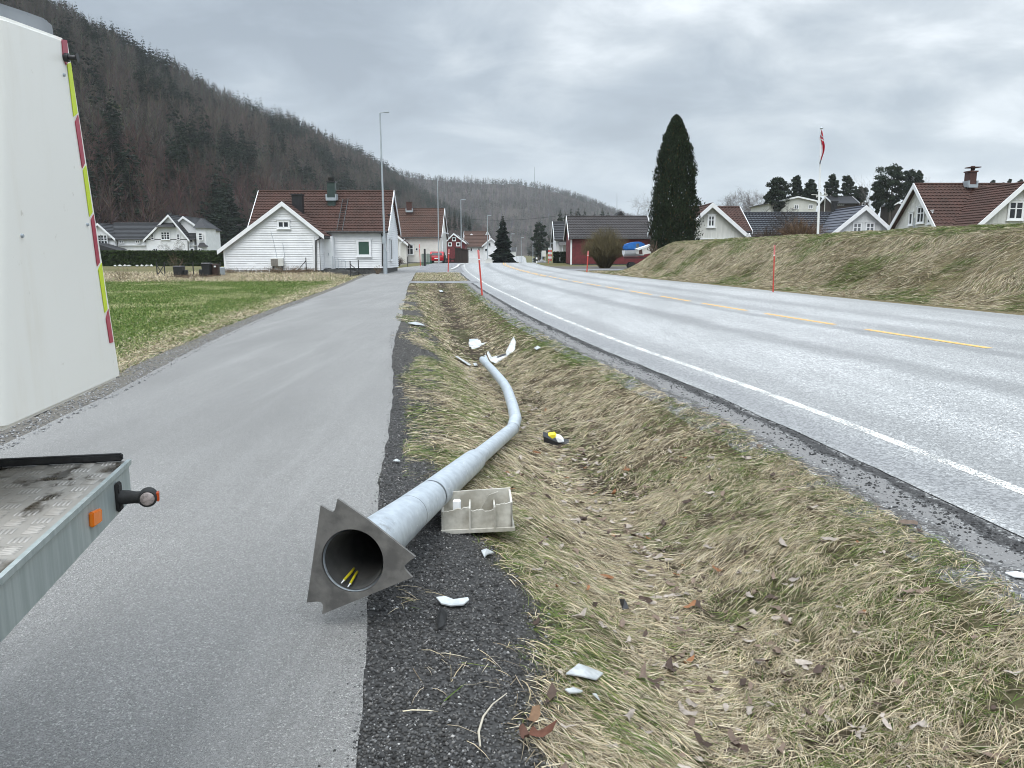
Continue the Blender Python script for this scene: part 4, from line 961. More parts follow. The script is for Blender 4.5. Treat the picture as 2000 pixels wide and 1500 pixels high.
def forests():
    rg = random.Random(5)
    bares = [bare_geo(11 + 3 * rg.random(), 3.0 + 1.0 * rg.random(), 46, rg, [(.082, .068, .058), (.072, .062, .055), (.095, .082, .072), (.084, .066, .056)][i % 4], .055) for i in range(10)]
    cons = [conifer_geo(13 + 3 * rg.random(), 2.6 + .7 * rg.random(), 9, 6, rg, (.02, .032, .02), irregular=.7) for i in range(8)]
    def dens(t, q, k): return fbm(t * k, q * k * .35, 97)
    # hill A: leafless wood with stands of conifers, more of them along the ridge
    t, q, p = hillA.sample(17000, -.02, 1.06); isc = (dens(t, q, 22) > .565) | (RN.random(len(t)) < .05 + .55 * ss(.84, .98, q))
    keep = ~(mossy(p) & (RN.random(len(t)) < .85)); p = p[keep]; isc = isc[keep]; t = t[keep] 
    # fewer trees in the part hidden behind the frame edge
    pb = p[~isc]; pc = p[isc][:6500]
    tint = (.75 + .5 * RN.random((len(pb), 1))) * (1 + .25 * (fbm(pb[:, 0] / 45, pb[:, 2] / 30, 4)[:, None] - .5) * np.array([[1.2, .4, .4]]))
    tint[pb[:, 2] < 24] *= np.array([1.15, .86, .88])
    scatter('leafless_wood', bares, pb, .45 + .9 * RN.random(len(pb)) ** 1.4, M['twig'], 'leafless brown wood covering the steep hill on the left', tint)
    scatter('conifer_wood', cons, pc, (.4 + .85 * RN.random(len(pc)) ** 1.8), M['foliage'], 'dark conifers mixed into the wood on the left hill')
    t, q, p = hillB.sample(7500, .0, 1.05); isc = RN.random(len(t)) < .3 + .5 * ss(.8, 1, q)
    b2 = [bare_geo(12, 3.6, 24, rg, (.10, .092, .088), .10) for i in range(5)]; c2 = [conifer_geo(13, 2.9, 6, 5, rg, irregular=.7) for i in range(5)]
    scatter('far_leafless_wood', b2, p[~isc], .8 + .5 * RN.random((~isc).sum()), M['twig'], 'greyish leafless wood on the far hill')
    scatter('far_conifer_wood', c2, p[isc], .6 + .5 * RN.random(isc.sum()), M['foliage'], 'conifers on the far hill')
    # dark mixed wood on the valley floor behind the village
    n = 900; X = RN.uniform(-20, 120, n); Y = RN.uniform(300, 640, n); k = (np.abs(X - WL(Y) - 4) > 9) & (RN.random(n) < .8); X, Y = X[k], Y[k]
    pos = np.stack([X, Y, hz(X, Y)], -1); h = RN.random(len(X)) < .3
    scatter('valley_leafless_wood', bares, pos[~h], .75 + .5 * RN.random((~h).sum()), M['twig'], 'leafless wood on the valley floor behind the houses', np.full(((~h).sum(), 3), .75))
    scatter('valley_conifer_wood', cons, pos[h], .7 + .5 * RN.random(h.sum()), M['foliage'], 'dark conifers on the valley floor behind the houses')
forests()
def grow(p0, h, spread, rg, levels=4, r0=.16, gnarl=.25, n1=7, twigs=5):
    """a recursive leafless tree: tapering branch tubes"""
    mbt, mbc = MB(), MB()
    def branch(p, d, L, r, lv):
        pts = [p]; cur = Vector(p); dd = Vector(d)
        k = 4 if lv < 2 else 3
        for i in range(k):
            dd = (dd + Vector((rg.uniform(-1, 1), rg.uniform(-1, 1), rg.uniform(-.5, .8))) * gnarl * .5).normalized(); cur = cur + dd * L / k; pts.append(cur.copy())
        rad = [max(.006, r * (1 - .75 * i / k)) for i in range(k + 1)]
        (mbt if lv == 0 else mbc).tube(pts, rad, 7 if lv == 0 else (4 if lv < 3 else 3), cap=False)
        if lv >= levels: return
        nb = n1 if lv == 0 else twigs
        for b in range(nb):
            f = (.3 if lv == 0 else .25) + .7 * (b + rg.random()) / nb; i = min(k - 1, int(f * k)); q = pts[i].lerp(pts[i + 1], f * k - i if f < 1 else 1)
            a = rg.random() * 6.283; side = dd.orthogonal(); side.rotate(Matrix.Rotation(a, 3, dd)); nd = (dd * (1 - spread * .55) + side * spread + Vector((0, 0, .15))).normalized()
            branch(q, nd, L * rg.uniform(.42, .68), max(.006, r * .5 * (1 - .45 * f)), lv + 1)
    branch(Vector(p0), Vector((0, 0, 1)), h * .62, r0, 0)
    return mbt, mbc
def bare_tree(label, u, vt, vb, Y, spread=.75, levels=4, r0=.15, twigs=5, n1=7, seed=1, mat=None, cat='tree', name='bare_tree', group=None, base=None):
    rg = random.Random(seed); b = P(u, vb, Y) if base is None else base; b.z = float(hz(b.x, b.y)); h = P(u, vt, Y).z - b.z
    root = thing(name, label, cat, b, group); t, c = grow(b, h * .98, spread, rg, levels, r0, .3, n1, twigs)
    t.build('trunk', mat or M['bark'], root); c.build('crown', mat or M['bark'], root); return root
def conifer_tree(name, label, u, vt, vb, Y, wpx, seed, tiers=26, br=11, col=(.022, .036, .022), group=None, bare=.06, hang=.3, irregular=.35):
    rg = random.Random(seed); b = P(u, vb, Y); b.z = min(b.z, float(hz(b.x, b.y))) if Y < 200 else b.z; h = P(u, vt, Y).z - b.z; root = thing(name, label, 'tree', b, group)
    V, Q, C = conifer_geo(h, wpx / F * Y / 2, tiers, br, rg, col, bare, irregular, hang)
    nmesh('crown', V + np.array(b), [Q], M['foliage'], root, attrs={'col': C})
    MB().tube([b - Vector((0, 0, .5)), b + Vector((0, 0, h * .5)), b + Vector((0, 0, h * .95))], [h * .018, h * .011, .02], 7).build('trunk', M['bark'], root); return root
def clumps(centres, radii, per, size, col, rg, flat=.55):
    V, Q, C = [], [], []
    for c, r in zip(centres, radii):
        k0 = .7 + .6 * rg.random()
        for i in range(per):
            while True:
                o = Vector((rg.uniform(-1, 1), rg.uniform(-1, 1), rg.uniform(-1, 1)))
                if o.length < 1: break
            p = Vector(c) + Vector((o.x * r, o.y * r, o.z * r * flat)); a = Vector((rg.gauss(0, 1), rg.gauss(0, 1), rg.gauss(0, .6))).normalized(); b = a.orthogonal(); b.rotate(Matrix.Rotation(rg.random() * 6.3, 3, a))
            s = size * (.6 + .8 * rg.random()); n = len(V); k = k0 * (.75 + .5 * rg.random())
            V += [tuple(p - b * s), tuple(p - a.cross(b) * s * .35), tuple(p + b * s), tuple(p + a.cross(b) * s * .35)]; Q.append((n, n + 1, n + 2, n + 3)); C += [tuple(x * k for x in col)] * 4
    return np.array(V), np.array(Q), np.array(C)
def pine_tree(label, u, vt, vb, Y, wpx, seed, nb=40, low=.3, group=None, col=(.026, .038, .024), lean=0, cone=.5):
    rg = random.Random(seed); b = P(u, vb, Y); vh = P(u, vt, Y).z - b.z; b.z = float(hz(b.x, b.y)); h = P(u, vt, Y).z - b.z; r = wpx / F * Y / 2; low = 1 - (1 - low) * vh / h
    root = thing('pine_tree', label, 'tree', b, group); tr = MB(); tr.tube([b - Vector((0, 0, .6)), b + Vector((lean * .3, 0, h * .5)), b + Vector((lean, 0, h * .97))], [h * .02, h * .014, .03], 8)
    cs, rs = [], []; limbs = MB()
    for i in range(nb):
        f = low + (1 - low) * (i + .5) / nb; a = i * 2.4 + rg.random(); prof_ = (1 - cone * ((f - low) / (1 - low)) ** 1.4) * math.sin(math.pi * min(1, .2 + .8 * (1 - (f - low) / (1 - low)) + .1)) ** .4 if f < .97 else .12
        L = r * (.45 + .6 * rg.random()) * max(.15, prof_); s0 = b + Vector((lean * f, 0, h * f * .97)); e = s0 + Vector((math.cos(a) * L, math.sin(a) * L, L * rg.uniform(-.05, .3)))
        limbs.tube([s0, e], [h * .006, h * .002], 4, cap=False)
        cs += [s0.lerp(e, .5), s0.lerp(e, .8), e]; rs += [L * .26 + .15, L * .22 + .15, L * .2 + .12]
    cs.append(b + Vector((lean, 0, h * .96))); rs.append(r * .18 + .2)
    V, Q, C = clumps(cs, rs, 64, .17, col, rg, .8)
    nmesh('crown', V, [Q], M['foliage'], root, attrs={'col': C}); t = tr.build('trunk', M['bark'], root); limbs.build('limbs', M['bark'], t); return root
def leafy(name, label, cat, base, V, Q, C, group=None, mat=None):
    root = thing(name, label, cat, base, group); nmesh('foliage', V, [Q], mat or M['foliage'], root, attrs={'col': C}); return root
def thuja():
    rg = random.Random(3); Y = 55; b = P(1317, 480, Y); b.z = float(hz(b.x, b.y)) - .2; top = P(1312, 226, Y).z; h = top - b.z
    prof_ = [(0, 1.42), (.12, 1.56), (.3, 1.58), (.5, 1.42), (.7, 1.12), (.85, .78), (.93, .50), (.98, .24), (1, .04)]
    rad = lambda f: float(np.interp(f, [a for a, _ in prof_], [c for _, c in prof_]))
    V, Q, C = [], [], []
    for i in range(44000):
        f = rg.random() ** 1.0; a = rg.random() * 6.283; lump = 1 + .22 * (float(vn(a * 3.2, f * 13, 5)) - .5) * 2 + .10 * (float(vn(a * 8, f * 30, 9)) - .5) * 2
        rr = rad(f) * lump * (1 - .35 * rg.random() ** 2.2 + .16 * rg.random() ** 7); p = Vector((b.x + .30 * f * -.5 + math.cos(a) * rr, b.y + math.sin(a) * rr, b.z + h * f))
        out = Vector((math.cos(a), math.sin(a), 0)); d = (out * rg.uniform(.1, .7) + Vector((rg.gauss(0, .25), rg.gauss(0, .25), 1))).normalized(); sd_ = d.cross(out + Vector((rg.gauss(0, .5), rg.gauss(0, .5), 0))).normalized()
        L = rg.uniform(.08, .2); w = L * rg.uniform(.2, .34); n = len(V); k = .6 + .8 * rg.random(); br = rg.random() < .05
        c = (.06 * k, .045 * k, .018 * k) if br else (.022 * k, .034 * k, .016 * k)
        V += [tuple(p - d * L * .4), tuple(p + sd_ * w), tuple(p + d * L * .7), tuple(p - sd_ * w)]; Q.append((n, n + 1, n + 2, n + 3)); C += [c] * 4
    root = leafy('columnar_conifer', 'tall dark green columnar conifer standing on the end of the grass bank', 'tree', b, np.array(V), np.array(Q), np.array(C))
    MB().tube([b - Vector((0, 0, .5)), b + Vector((-.05, 0, h * .5)), b + Vector((-.12, 0, h * .93))], [.16, .1, .03], 8).build('trunk', M['bark'], root)
thuja()
def hedge_box(name, label, x0, x1, y0, y1, z0, z1, n, col, size, group=None, seed=1):
    rg = random.Random(seed); V, Q, C = [], [], []
    for i in range(n):
        face = rg.random(); x, y, z = rg.uniform(x0, x1), rg.uniform(y0, y1), rg.uniform(z0, z1); j = abs(rg.gauss(0, .09))
        if face < .62: y = y0 + j
        elif face < .84: z = z1 - j
        elif face < .92: x = x0 + j
        else: x = x1 - j
        a = Vector((rg.gauss(0, 1), rg.gauss(0, 1), rg.gauss(0, 1))).normalized(); b = a.orthogonal(); s = size * rg.uniform(.6, 1.4); k = (.55 + .9 * rg.random()) * (.8 + .4 * float(vn(x * 1.3, z * 1.8, 3))); m = len(V); p = Vector((x, y, z)); e = a.cross(b)
        V += [tuple(p - b * s), tuple(p - e * s * .6), tuple(p + b * s), tuple(p + e * s * .6)]; Q.append((m, m + 1, m + 2, m + 3)); C += [tuple(t * k for t in col)] * 4
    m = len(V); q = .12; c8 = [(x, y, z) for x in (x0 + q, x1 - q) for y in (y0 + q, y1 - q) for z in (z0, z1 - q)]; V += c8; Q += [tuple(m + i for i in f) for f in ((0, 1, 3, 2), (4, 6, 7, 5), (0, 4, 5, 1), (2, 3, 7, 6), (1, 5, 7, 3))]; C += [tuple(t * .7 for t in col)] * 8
    return leafy(name, label, 'hedge', Vector(((x0 + x1) / 2, (y0 + y1) / 2, z0)), np.array(V), np.array(Q), np.array(C), group)
def shrub(label, base, h, w, n, seed, col=(.12, .10, .065), name='bare_shrub', wid=.012, group=None, cat='shrub', upness=1.0, fork=2):
    """many stems rising from one stool, each with side twigs"""
    rg = random.Random(seed); V, T, C = [], [], []; b = Vector(base)
    def tri(p, q, r, c):
        d = q - p; s = d.cross(Vector((rg.gauss(0, 1), rg.gauss(0, 1), .2))).normalized() * r; m = len(V); V.extend([tuple(p - s), tuple(p + s), tuple(q)]); T.append((m, m + 1, m + 2)); C.extend([c] * 3)
    for i in range(n):
        a = rg.random() * 6.283; o = rg.random() ** .6; k = .65 + .7 * rg.random(); c = tuple(x * k for x in col)
        e = b + Vector((math.cos(a) * w * o, math.sin(a) * w * o, h * (1 - .45 * o * o) * (.55 + .5 * rg.random()))); s = b + Vector((math.cos(a) * w * .18 * rg.random(), math.sin(a) * w * .18 * rg.random(), -.05)); mid = s.lerp(e, .5) + Vector((0, 0, h * .1 * upness))
        tri(s, mid, wid * 1.6, c); tri(mid, e, wid, c)
        for j in range(fork * 3):
            f = .25 + .75 * rg.random(); p = s.lerp(mid, f * 2) if f < .5 else mid.lerp(e, f * 2 - 1); d = Vector((rg.gauss(0, .6), rg.gauss(0, .6), .9 * upness)).normalized(); tri(p, p + d * h * rg.uniform(.1, .24), wid * .7, c)
    root = thing(name, label, cat, b, group); nmesh('branches', np.array(V), [np.array(T)], M['twig'], root, attrs={'col': np.array(C)}); return root

# ------------------------------------------------------------------ buildings
def tiles(mb, E0, E1, R0, R1, rows, colw=0, rip=.025, step=.055):
    """a roof slope with stepped tile rows: eave E0-E1, ridge R0-R1"""
    E0, E1, R0, R1 = map(Vector, (E0, E1, R0, R1)); nrm = (E1 - E0).cross(R0 - E0).normalized()
    if nrm.z < 0: nrm = -nrm
    w = (E1 - E0).length; nc = max(1, int(w / colw * 4)) if colw else 1; o = len(mb.v); vs = []; fs = []
    for r in range(rows):
        for e, off in ((0, step), (1, 0)):
            f = (r + e) / rows; a, b = E0.lerp(R0, f), E1.lerp(R1, f)
            for c in range(nc + 1): vs.append(a.lerp(b, c / nc) + nrm * (off + (rip * math.sin(2 * math.pi * c / 4) if colw else 0)))
    n1 = nc + 1
    for r in range(rows * 2 - 1):
        for c in range(nc): fs.append((r * n1 + c, r * n1 + c + 1, (r + 1) * n1 + c + 1, (r + 1) * n1 + c))
    mb.add(vs, fs); mb.prism([E0 + nrm * -.002, E1 + nrm * -.002, R1 + nrm * -.002, R0 + nrm * -.002], nrm * -.12)
def clap(mb, poly, n, rowh):
    """clapboards on a convex wall polygon, n = outward normal"""
    poly = [Vector(p) for p in poly]; n = Vector(n).normalized(); ax = Vector((0, 0, 1)).cross(n).normalized(); z0, z1 = min(p.z for p in poly), max(p.z for p in poly)
    def span(z):
        t = []
        for i in range(len(poly)):
            a, b = poly[i], poly[(i + 1) % len(poly)]
            if (a.z - z) * (b.z - z) <= 0 and abs(a.z - b.z) > 1e-6: t.append(a.lerp(b, (z - a.z) / (b.z - a.z)))
        t.sort(key=lambda p: p.dot(ax)); return (t[0], t[-1]) if len(t) >= 2 else None
    z = z0
    while z < z1 - .01:
        zt = min(z + rowh, z1); lo, hi = span(z + .001), span(zt - .001)
        if lo and hi: mb.quad(lo[0] + n * .05, lo[1] + n * .05, hi[1] + n * .004, hi[0] + n * .004); mb.quad(lo[0], lo[1], lo[1] + n * .05, lo[0] + n * .05)
        z = zt
    mb.prism(poly, n * -.15)
class House:
    def __init__(s, label, base, cat='house', name='house', group=None): s.root = thing(name, label, cat, base, group); s.b = Vector(base)
    def block(s, axis, c0, z0, ca, za, c1, z1, l0, l1, wall, roof, rows=12, colw=0, ov=.35, vo=.35, clapr=0, zb=None, trim='trim', found=.3, bw=.24, sides=(0, 1), faces=(0, 1)):
        """gabled block. axis = direction of the ridge; c = cross coordinate of eave / apex / eave; l = along the ridge"""
        zb = s.b.z if zb is None else zb
        pt = (lambda c, l, z: Vector((c, l, z))) if axis == 'y' else (lambda c, l, z: Vector((l, c, z)))
        sl0, sl1 = (za - z0) / (ca - c0), (za - z1) / (c1 - ca)
        w0, w1 = c0 + ov, c1 - ov; wz0, wz1 = z0 + sl0 * ov - .12, z1 + sl1 * ov - .12
        prof_ = [(w0, zb + found), (w1, zb + found), (w1, wz1), (ca, za - .12), (w0, wz0)]
        mb = MB(); a, b = l0 + vo, l1 - vo
        if clapr:
            nn = {'y': Vector((0, -1, 0)), 'x': Vector((-1, 0, 0))}[axis]; cn = {'y': Vector((1, 0, 0)), 'x': Vector((0, 1, 0))}[axis]
            clap(mb, [pt(c, a, z) for c, z in prof_], nn, clapr); clap(mb, [pt(c, b, z) for c, z in prof_], -nn, clapr)
            clap(mb, [pt(w0, a, zb + found), pt(w0, b, zb + found), pt(w0, b, wz0), pt(w0, a, wz0)], -cn, clapr); clap(mb, [pt(w1, a, zb + found), pt(w1, b, zb + found), pt(w1, b, wz1), pt(w1, a, wz1)], cn, clapr)
        else: mb.prism([pt(c, a, z) for c, z in prof_], pt(0, b, 0) - pt(0, a, 0))
        mb.build('wall', wall, s.root)
        rf = MB(); tiles(rf, pt(c0, l0, z0), pt(c0, l1, z0), pt(ca, l0, za), pt(ca, l1, za), rows, colw); tiles(rf, pt(c1, l0, z1), pt(c1, l1, z1), pt(ca, l0, za), pt(ca, l1, za), rows, colw)
        rf.tube([pt(ca, l0, za + .03), pt(ca, l1, za + .03)], .085, 8); r = rf.build('roof', roof, s.root)
        for e, (l, sg) in enumerate(((l0, -1), (l1, 1))):
            if e not in faces: continue
            tb = MB()
            for cc, zz in ((c0, z0), (c1, z1)):
                tb.prism([pt(cc, l + sg * .003, zz + .08), pt(ca, l + sg * .003, za + .10), pt(ca, l + sg * .003, za - bw), pt(cc, l + sg * .003, zz - bw)], pt(0, sg * .05, 0))
            tb.build('bargeboard', M[trim], s.root)
        for e, (cc, zz, ww) in enumerate(((c0, z0, w0), (c1, z1, w1))):
            if e in sides:
                g = MB(); g.tube([pt(cc, l0 + .06, zz - .06), pt(cc, l1 - .06, zz - .06)], .075, 8); g.build('gutter', M['gutter'], r)
        if found > 0:
            fm = MB(); q = .05; fm.prism([pt(w0 + q, a + q, zb - .6), pt(w1 - q, a + q, zb - .6), pt(w1 - q, b - q, zb - .6), pt(w0 + q, b - q, zb - .6)], (0, 0, found + .6)); fm.build('foundation', M['found'], s.root)
        return r
    def win(s, x0, x1, z0, z1, Y, cols=2, rows=2, pane='glass', fw=.09, axis='y', sgn=-1, fd=.06, sill=True, frame='trim', cap=True, name='window'):
        """window on a wall plane; axis y: plane at Y facing sgn"""
        pt = (lambda a, d, z: Vector((a, Y + sgn * d, z))) if axis == 'y' else (lambda a, d, z: Vector((Y + sgn * d, a, z)))
        def bx(mb, a0, a1, zz0, zz1, d0, d1): mb.prism([pt(a0, d0, zz0), pt(a1, d0, zz0), pt(a1, d0, zz1), pt(a0, d0, zz1)], pt(0, d1, 0) - pt(0, d0, 0))
        m = MB(); bx(m, x0 - fw, x0, z0 - fw, z1 + fw, 0, fd); bx(m, x1, x1 + fw, z0 - fw, z1 + fw, 0, fd); bx(m, x0, x1, z1, z1 + fw, 0, fd); bx(m, x0, x1, z0 - fw, z0, 0, fd)
        t = .045
        for i in range(1, cols): c = x0 + (x1 - x0) * i / cols; bx(m, c - t, c + t, z0, z1, .005, fd - .012)
        for i in range(1, rows): c = z0 + (z1 - z0) * (.62 if rows == 2 else i / rows); bx(m, x0, x1, c - t * .7, c + t * .7, .006, fd - .016)
        f = m.build(name, M[frame], s.root)
        p = MB(); bx(p, x0, x1, z0, z1, .002, .012); p.build('pane', M[pane], f)
        if sill:
            q = MB(); bx(q, x0 - fw - .07, x1 + fw + .07, z0 - fw - .06, z0 - fw - .003, 0, fd + .05)
            q.build('sill', M[frame], f)
            if cap: q = MB(); bx(q, x0 - fw - .07, x1 + fw + .07, z1 + fw + .003, z1 + fw + .05, 0, fd + .04); q.build('lintel', M[frame], f)
        return f
    def pwin(s, u0, v0, u1, v1, Y, **k):
        a, b = P(u0, v1, Y), P(u1, v0, Y); return s.win(a.x, b.x, a.z, b.z, Y, **k)
    def part(s, name, mb, mat, par=None, **k): return mb.build(name, mat, par or s.root, **k)
    def chimney(s, r, u0, v0, u1, v1, Y, mat, d=.6, capm=None, flash=True):
        a, b = P(u0, v1, Y), P(u1, v0, Y); c = MB().bb(a.x, b.x, Y - d / 2, Y + d / 2, a.z - 1.0, b.z).build('chimney', mat, r)
        MB().bb(a.x - .06, b.x + .06, Y - d / 2 - .06, Y + d / 2 + .06, b.z + .002, b.z + .10).build('chimney_cap', capm or mat, r)
        if flash: MB().bb(a.x - .09, b.x + .09, Y - d / 2 - .13, Y - d / 2 + .06, a.z - .05, a.z + .18).bb(a.x - .11, a.x - .012, Y - d / 2 - .1, Y + d / 2, a.z, a.z + .45).bb(b.x + .012, b.x + .11, Y - d / 2 - .1, Y + d / 2, a.z, a.z + .45).build('flashing', M['galvfar'], r)
        return c
def white_house():
    b = P(600, 533, 60.2); H = House('white clapboard house with red brown tiled roof and a low front wing beside the path', Vector((b.x, 60.2, float(hz(b.x, 58)) - .02)))
    e = P(484, 452, 59.7); rr = P(764, 372, 63)
    xl, xr = P(482, 444, 59.7).x, P(757, 452, 59.7).x
    ez = P(700, 452, 59.7).z; rz = P(640, 374, 63).z
    r = H.block('x', 59.7, ez, 63.0, rz, 66.3, ez, xl, xr + .05, M['white'], M['tilered'], 15, .26, clapr=.17, found=.35, vo=.22)
    ap, le, re = P(550.5, 396, 57.6), P(424, 491, 57.6), P(633, 461, 57.6)
    r2 = H.block('y', le.x, le.z, ap.x, ap.z, re.x, re.z, 57.6, 61.9, M['white'], M['tilered'], 11, .26, clapr=.17, found=.22, vo=.28, faces=(0,), ov=.45)
    yw = 57.88
    H.pwin(545, 434, 562.5, 443, yw - .065, cols=2, rows=1, fw=.13)
    # corner boards
    for u in (441, 615.5):
        a = P(u, 532, yw); top = P(u, 484 if u < 500 else 462, yw).z; H.part('corner_board', MB().bb(a.x - .07, a.x + .07, yw - .07, yw + .05, H.b.z + .2, top), M['trim'])
    # main wall: window with green blind, corner board, door and steps
    ym = 60.05
    H.pwin(701, 472, 720.5, 497, ym - .065, cols=1, rows=1, pane='greenblind', fw=.16)
    a = P(750, 500, ym); H.part('corner_board', MB().bb(a.x - .02, a.x + .12, ym - .06, ym + .1, H.b.z + .3, ez - .1), M['trim'])
    d0, d1 = P(630, 525, 59.2), P(645, 464, 59.2)
    dm = MB().bb(d0.x, d1.x, 59.15, 59.22, H.b.z + .35, d1.z - .1); dr = H.part('door', dm, M['trim'])
    H.part('door_handle', MB().bb(d1.x - .16, d1.x - .12, 59.08, 59.15, H.b.z + 1.3, H.b.z + 1.5), M['galvfar'], dr)
    H.part('porch_wall', MB().bb(d0.x - .9, d0.x - .002, 58.6, 60, H.b.z + .3, d1.z), M['white'])
    H.part('porch_side', MB().bb(d1.x + .002, d1.x + .1, 59.2, 60.02, H.b.z + .3, d1.z + .1), M['trim'])
    H.part('porch_light', MB().bb(P(648, 468, 59.9).x - .08, P(648, 468, 59.9).x + .08, 59.8, 59.98, P(648, 470, 59.9).z, P(648, 465, 59.9).z), M['black'])
    st = MB()
    for k in range(3): st.bb(d0.x - .1, d1.x + 1.2 + .35 * (2 - k), 58.7 - .28 * (2 - k), 60.0, H.b.z - .4, H.b.z + .1 + .1 * k)
    H.part('steps', st, M['found'])
    rl = MB(); u_ = [650, 655, 661, 668, 675]; tp = []
    for k, u in enumerate(u_):
        p = P(u, 520, 59.0); zt = P(u, 501 + 2.2 * k, 59.0).z; rl.tube([(p.x, 59.0, H.b.z + .1), (p.x, 59.0, zt)], .018, 5); tp.append((p.x, 59.0, zt))
    rl.tube(tp, .02, 5); H.part('stair_railing', rl, M['galvfar'])
    # downpipes
    for u0, v0, u1, v1, Y in ((632, 461, 617, 531, 57.75), (745, 455, 747, 520, 59.95)):
        q0, q1, q2 = P(u0, v0 + 1, Y), P(u1, v0 + 9, Y), P(u1, v1, Y); H.part('downpipe', MB().tube([q0, q1, q2], .055, 8), M['gutter'])
    # heat pump with pipes
    h0, h1 = P(531.5, 520, yw), P(555, 504.5, yw)
    hp = H.part('heat_pump', MB().bb(h0.x, h1.x, yw - .36, yw - .06, h0.z, h1.z), pmat('heat_pump_case', (.62, .62, .58), (.56, .56, .52), 3, .5), bevel=.02)
    H.part('fan_grille', MB().bb(h0.x + .05, h0.x + .6 * (h1.x - h0.x), yw - .375, yw - .361, h0.z + .04, h1.z - .05), pmat('grille', (.16, .15, .13), (.22, .2, .18), 12, .6), hp)
    H.part('bracket', MB().bb(h0.x + .1, h0.x + .15, yw - .3, yw - .05, h0.z - .4, h0.z - .003), M['gutter'], hp); H.part('bracket', MB().bb(h1.x - .15, h1.x - .1, yw - .3, yw - .05, h0.z - .4, h0.z - .003), M['gutter'], hp)
    for pts in ([(541, 504), (534, 470), (529, 452)], [(553, 506), (556, 500), (552, 474)], [(612, 505), (611, 480), (613, 466)]): H.part('cable', MB().tube([P(u, v, yw - .05) for u, v in pts], .014, 5), M['galvfar'])
    # chimneys
    H.chimney(r, 641, 357, 655, 391, 62.0, M['pipegreen'], .55, M['gutter'])
    c = P(647, 355, 62); H.part('chimney_hood', MB().tube([(c.x, 62, c.z + .05), (c.x, 62, c.z + .3)], [.22, .3], 12), M['gutter'], r)
    H.chimney(r2, 572.5, 382, 591, 406, 60.2, M['black'], .6, M['black'], False)
    # gable end facing the path: window strip, lamp, snow guard ladder on the roof
    xg = xr - .17
    H.win(61.5, 62.3, H.b.z + 1.0, H.b.z + 2.5, xg + .05, axis='x', sgn=1, cols=1, rows=1, pane='glasspale')
    H.part('wall_lamp', MB().box((xg + .15, 61.0, ez + 1.2), (.2, .2, .3)), M['black'])
    ld = MB(); nrm = Vector((0, -(rz - ez), 3.3)).normalized()
    for du in (0, .42): 
        A = Vector((P(659, 440, 60).x + du, 59.75, ez)) + nrm * .07; B_ = Vector((P(659, 440, 60).x + du + .0, 62.3, ez + (rz - ez) * (2.6 / 3.3))) + nrm * .07; ld.bar(A, B_, .05, .05)
    for k in range(15): f = (k + .5) / 15; ld.bar(Vector((P(659, 440, 60).x, 59.75 + 2.55 * f, ez + (rz - ez) * 2.6 / 3.3 * f)) + nrm * .07, Vector((P(659, 440, 60).x + .42, 59.75 + 2.55 * f, ez + (rz - ez) * 2.6 / 3.3 * f)) + nrm * .07, .05, .03)
    H.part('roof_ladder', ld, M['gutter'], r)
white_house()
def cream_house():
    Y = 104.0; gz = float(hz(-14, 106)); b = Vector((P(830, 500, Y).x, Y + 4, gz)); H = House('cream house with brown tiled roof and small porch behind the white house', b)
    e0, e1 = P(775, 463, Y - .3), P(861, 463, Y - .3); rz = P(820, 408, Y + 5).z
    r = H.block('x', Y - .35, e0.z, Y + 5, rz, Y + 10.4, e0.z, P(700, 463, Y).x, e1.x + .1, M['cream'], M['tilebrown'], 16, .3, found=.3, vo=.2)
    H.chimney(r, 794.5, 396, 804.5, 414, Y + 4, M['brick'], .6)
    H.pwin(795, 479, 806, 496, Y - .02, cols=2, rows=2, fw=.12)
    H.pwin(812, 485, 815.5, 489, Y - .02, cols=1, rows=1, fw=.05, sill=False)
    pa, pl, pr = P(774, 459, Y - 2), P(758, 482, Y - 2), P(797, 474, Y - 2)
    H.block('y', pl.x, pl.z, pa.x, pa.z, pr.x, pl.z + .3, Y - 2, Y + .3, M['cream'], M['tilebrown'], 5, 0, found=.2, faces=(0,), ov=.3)
    H.part('porch_brace', MB().bar(P(782, 475, Y - 2.1), P(791, 466, Y - 2.1), .08).bar(P(781, 500, Y - 2.1), P(781, 472, Y - 2.1), .1), M['trim'])
    H.part('downpipe', MB().tube([P(861, 464, Y - .3), P(864, 470, Y), P(864, 500, Y)], .05, 6), M['trim'])
    xg = e1.x - .08; H.win(Y + 2.2, Y + 3.4, gz + .9, gz + 2.2, xg, axis='x', sgn=1, cols=2, rows=1, fw=.12)
    H.part('balcony_beam', MB().bar(Vector((xg + .3, Y + .3, gz + 4.3)), Vector((xg + .3, Y + 9.5, gz + 4.3)), .12), M['trim'])
cream_house()
